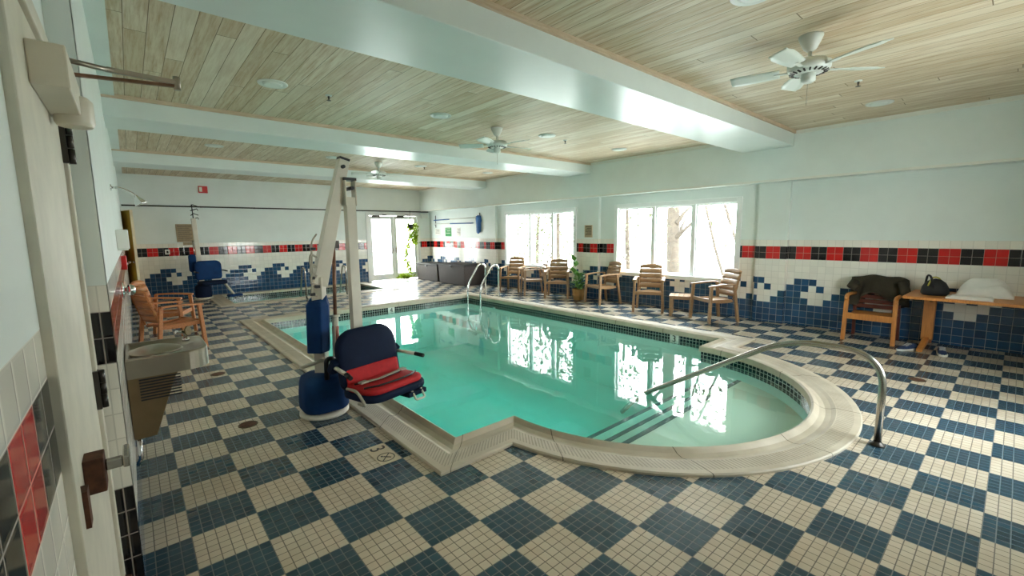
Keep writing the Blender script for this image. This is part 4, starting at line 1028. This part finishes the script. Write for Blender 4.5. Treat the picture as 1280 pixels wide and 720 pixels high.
# ------------------------------------------------------------------ outside
mb = MB(S); mb.poly([(-60, -80, -6), (160, -80, -6), (160, 160, -6), (-60, 160, -6)]); struct(mb.build('floor_outside_ground', 'ground'))
mb = MB(S); mb.box(12, 27, F+.5, F+7, -.6, -.05); struct(mb.build('floor_outside_deck', 'ground'))
def tree(label, x, y, h, tr, lean, crown, seed, nl, group=None):
    rnd = random.Random(seed); r = thing('tree', label, 'tree', P(x, y, -6))
    q = MB(); b0 = V((0, 0, 0)); b1 = V((lean[0], lean[1], h)); mid = b0.lerp(b1, .5)+V((.1, .15, 0))
    q.tube([b0, b0.lerp(mid, .5), mid, mid.lerp(b1, .5), b1], [tr, tr*.85, tr*.75, tr*.6, tr*.4], 9); q.build('trunk', 'bark', r)
    tips = []
    for k in range(5):
        t = rnd.uniform(.35, .95); p = b0.lerp(b1, t); a = rnd.uniform(0, 2*PI); e = p+V((math.cos(a), math.sin(a), rnd.uniform(.3, 1)))*rnd.uniform(.6, 1.6)
        q = MB(); q.tube([p, p.lerp(e, .5)+V((0, 0, .06)), e], [tr*.3, tr*.2, tr*.08], 6); q.build('branch', 'bark', r); tips.append(e)
    if nl:
        q = MB()
        for k in range(nl):
            c = rnd.choice(tips+[b1]); d = V((rnd.gauss(0, 1), rnd.gauss(0, 1), rnd.gauss(0, 1)))*crown
            leaf(q, c+d, V((rnd.uniform(-1, 1), rnd.uniform(-1, 1), rnd.uniform(-.6, .4))), V((0, 0, 1)), rnd.uniform(.14, .3), rnd.uniform(.08, .14))
        q.build('foliage', 'leaf_tree', r)
    return r
tree('thick pale tree trunk seen through the middle of the near window', 38, 15.4, 7.5, .26, (.1, .2), .8, 1, 300)
tree('thin leaning sapling seen through the right pane of the near window', 34, 6.6, 6.0, .05, (.2, 1.9), .5, 2, 120)
tree('slim bare tree leaning across the upper right of the near window', 36, 5.2, 7.5, .05, (.1, 2.6), .5, 3, 60)
tree('leafy tree filling the left pane of the near window', 46, 26, 5.5, .12, (0, .3), .9, 4, 900)
tree('leafy tree seen through the right pane of the far window', 36, 29.5, 6.0, .12, (.1, .2), 1.1, 5, 2600)
tree('leafy tree seen through the middle pane of the far window', 48, 46, 6.0, .12, (.1, -.2), 1.1, 6, 2600)
tree('small leafy tree seen low through the left pane of the far window', 44, 50, 4.0, .1, (.1, .2), .8, 8, 700)
r = thing('hanging_plant', 'trailing yellow green vine hanging in front of the right glass door', 'plant', P(20.85, F-.5, 6.0))
q = MB(); q.lathe([(.07, -.1), (.1, -.02), (.11, .06), (.1, .06), (.08, 0)], (0,0,0), 18); q.build('pot', 'black', r)
q = MB(); q.tube([(0, 0, .05), (0, 0, .55)], .006, 6); q.build('hanger', 'black', r)
q = MB(); rnd = random.Random(11)
for k in range(800):
    t = rnd.random(); side = rnd.choice((-1, -1, 1)); x = side*(.08+.06*rnd.random())+(.1*math.sin(t*7) if side < 0 else .04); z = .12-(1.75 if side < 0 else .75)*t
    leaf(q, V((x+rnd.gauss(0, .05), rnd.gauss(0, .05), z)), V((rnd.uniform(-1, 1), rnd.uniform(-1, 1), rnd.uniform(-1, .1))), V((0, 1, .3)), rnd.uniform(.06, .1), rnd.uniform(.04, .06))
q.build('foliage', 'leaf_bright', r)
r = thing('fern_clump', 'low yellow green plant on the floor in front of the glass doors', 'plant', P(19.9, F-.55, 0))
q = MB()
for k in range(90):
    a = rnd.uniform(0, 2*PI); leaf(q, V((rnd.gauss(0, .1), rnd.gauss(0, .05), rnd.uniform(0, .1))), V((math.cos(a), math.sin(a)*.5, rnd.uniform(.3, 1.2))), V((0, 1, 0)), rnd.uniform(.1, .2), .05)
q.build('foliage', 'leaf_bright', r)
r = thing('deck_railing', 'pale railing on the deck outside the glass doors', 'railing', P(19, F+6.3, -.05))
q = MB(); q.box(-2.2, 2.2, -.03, .03, 1.0, 1.06); q.build('top_rail', 'white', r)
for x in (-2.1, 0, 2.1): q = MB(); q.box(x-.04, x+.04, -.04, .04, 0, 1.0); q.build('post', 'white', r)

# ------------------------------------------------------------------ light
w = bpy.data.worlds.new('overcast sky'); scene.world = w; w.use_nodes = True
nt = w.node_tree; nt.nodes.clear()
tc = nt.nodes.new('ShaderNodeTexCoord'); sx = nt.nodes.new('ShaderNodeSeparateXYZ'); cr = nt.nodes.new('ShaderNodeValToRGB')
bg = nt.nodes.new('ShaderNodeBackground'); ou = nt.nodes.new('ShaderNodeOutputWorld')
nt.links.new(tc.outputs['Generated'], sx.inputs[0]); nt.links.new(sx.outputs[2], cr.inputs[0])
cr.color_ramp.elements[0].position = 0; cr.color_ramp.elements[0].color = (1, 1, .97, 1)
cr.color_ramp.elements[1].position = 1; cr.color_ramp.elements[1].color = (.80, .92, 1, 1)
nt.links.new(cr.outputs[0], bg.inputs[0]); bg.inputs[1].default_value = 11.0; nt.links.new(bg.outputs[0], ou.inputs[0])
def area(name, loc, rot, sx_, sy_, power, portal=False, col=(1, 1, 1)):
    l = bpy.data.lights.new(name, 'AREA'); l.shape = 'RECTANGLE'; l.size = sx_; l.size_y = sy_; l.energy = power; l.color = col
    o = bpy.data.objects.new(name, l); C.objects.link(o); o.location = loc; o.rotation_euler = rot
    if portal: l.cycles.is_portal = True
    return o
for nm, wn in (('window_portal', WIN1), ('window_portal', WIN2)):
    area(nm, P(W+.56, (wn[0]+wn[1])/2, (wn[2]+wn[3])/2), (0, PI/2, 0), (wn[3]-wn[2])*S, (wn[1]-wn[0])*S, 1, True)
area('window_portal', P((FILL_WIN[0]+FILL_WIN[1])/2, Y0-.45, (FILL_WIN[2]+FILL_WIN[3])/2), (PI/2, 0, 0), (FILL_WIN[1]-FILL_WIN[0])*S, (FILL_WIN[3]-FILL_WIN[2])*S, 1, True)  # portal for the added fill-light window in the back wall
area('door_portal', P(19.05, F+.45, 3.6), (-PI/2, 0, 0), 6*S, 7.1*S, 1, True)

# ------------------------------------------------------------------ camera
yaw, pit, rol, f = .7138, -.1273, -.0123, 547.9
fw = V((math.sin(yaw)*math.cos(pit), math.cos(yaw)*math.cos(pit), math.sin(pit))); rt = V((math.cos(yaw), -math.sin(yaw), 0)); up = rt.cross(fw)
r2 = rt*math.cos(rol)+up*math.sin(rol); u2 = r2.cross(fw)
cam = bpy.data.cameras.new('camera'); cam.sensor_width = 36; cam.lens = f/1280*36; cam.clip_start = .02; cam.clip_end = 300
co = bpy.data.objects.new('camera', cam); C.objects.link(co)
mw = Matrix((( r2.x, u2.x, -fw.x, 0), (r2.y, u2.y, -fw.y, 0), (r2.z, u2.z, -fw.z, 0), (0, 0, 0, 1)))
mw.translation = P(-3.346, -6.9887, 5.1994); co.matrix_world = mw
scene.camera = co
vs = scene.view_settings
scene.display_settings.display_device = 'sRGB'
vs.view_transform = 'Standard'; vs.look = 'None'; vs.gamma = 1; vs.use_curve_mapping = False; vs.exposure = 1.32
cy = scene.cycles
cy.use_denoising = True; cy.max_bounces = 10; cy.diffuse_bounces = 6; cy.glossy_bounces = 5; cy.transparent_max_bounces = 16; cy.sample_clamp_indirect = 8
cy.caustics_reflective = False; cy.caustics_refractive = False
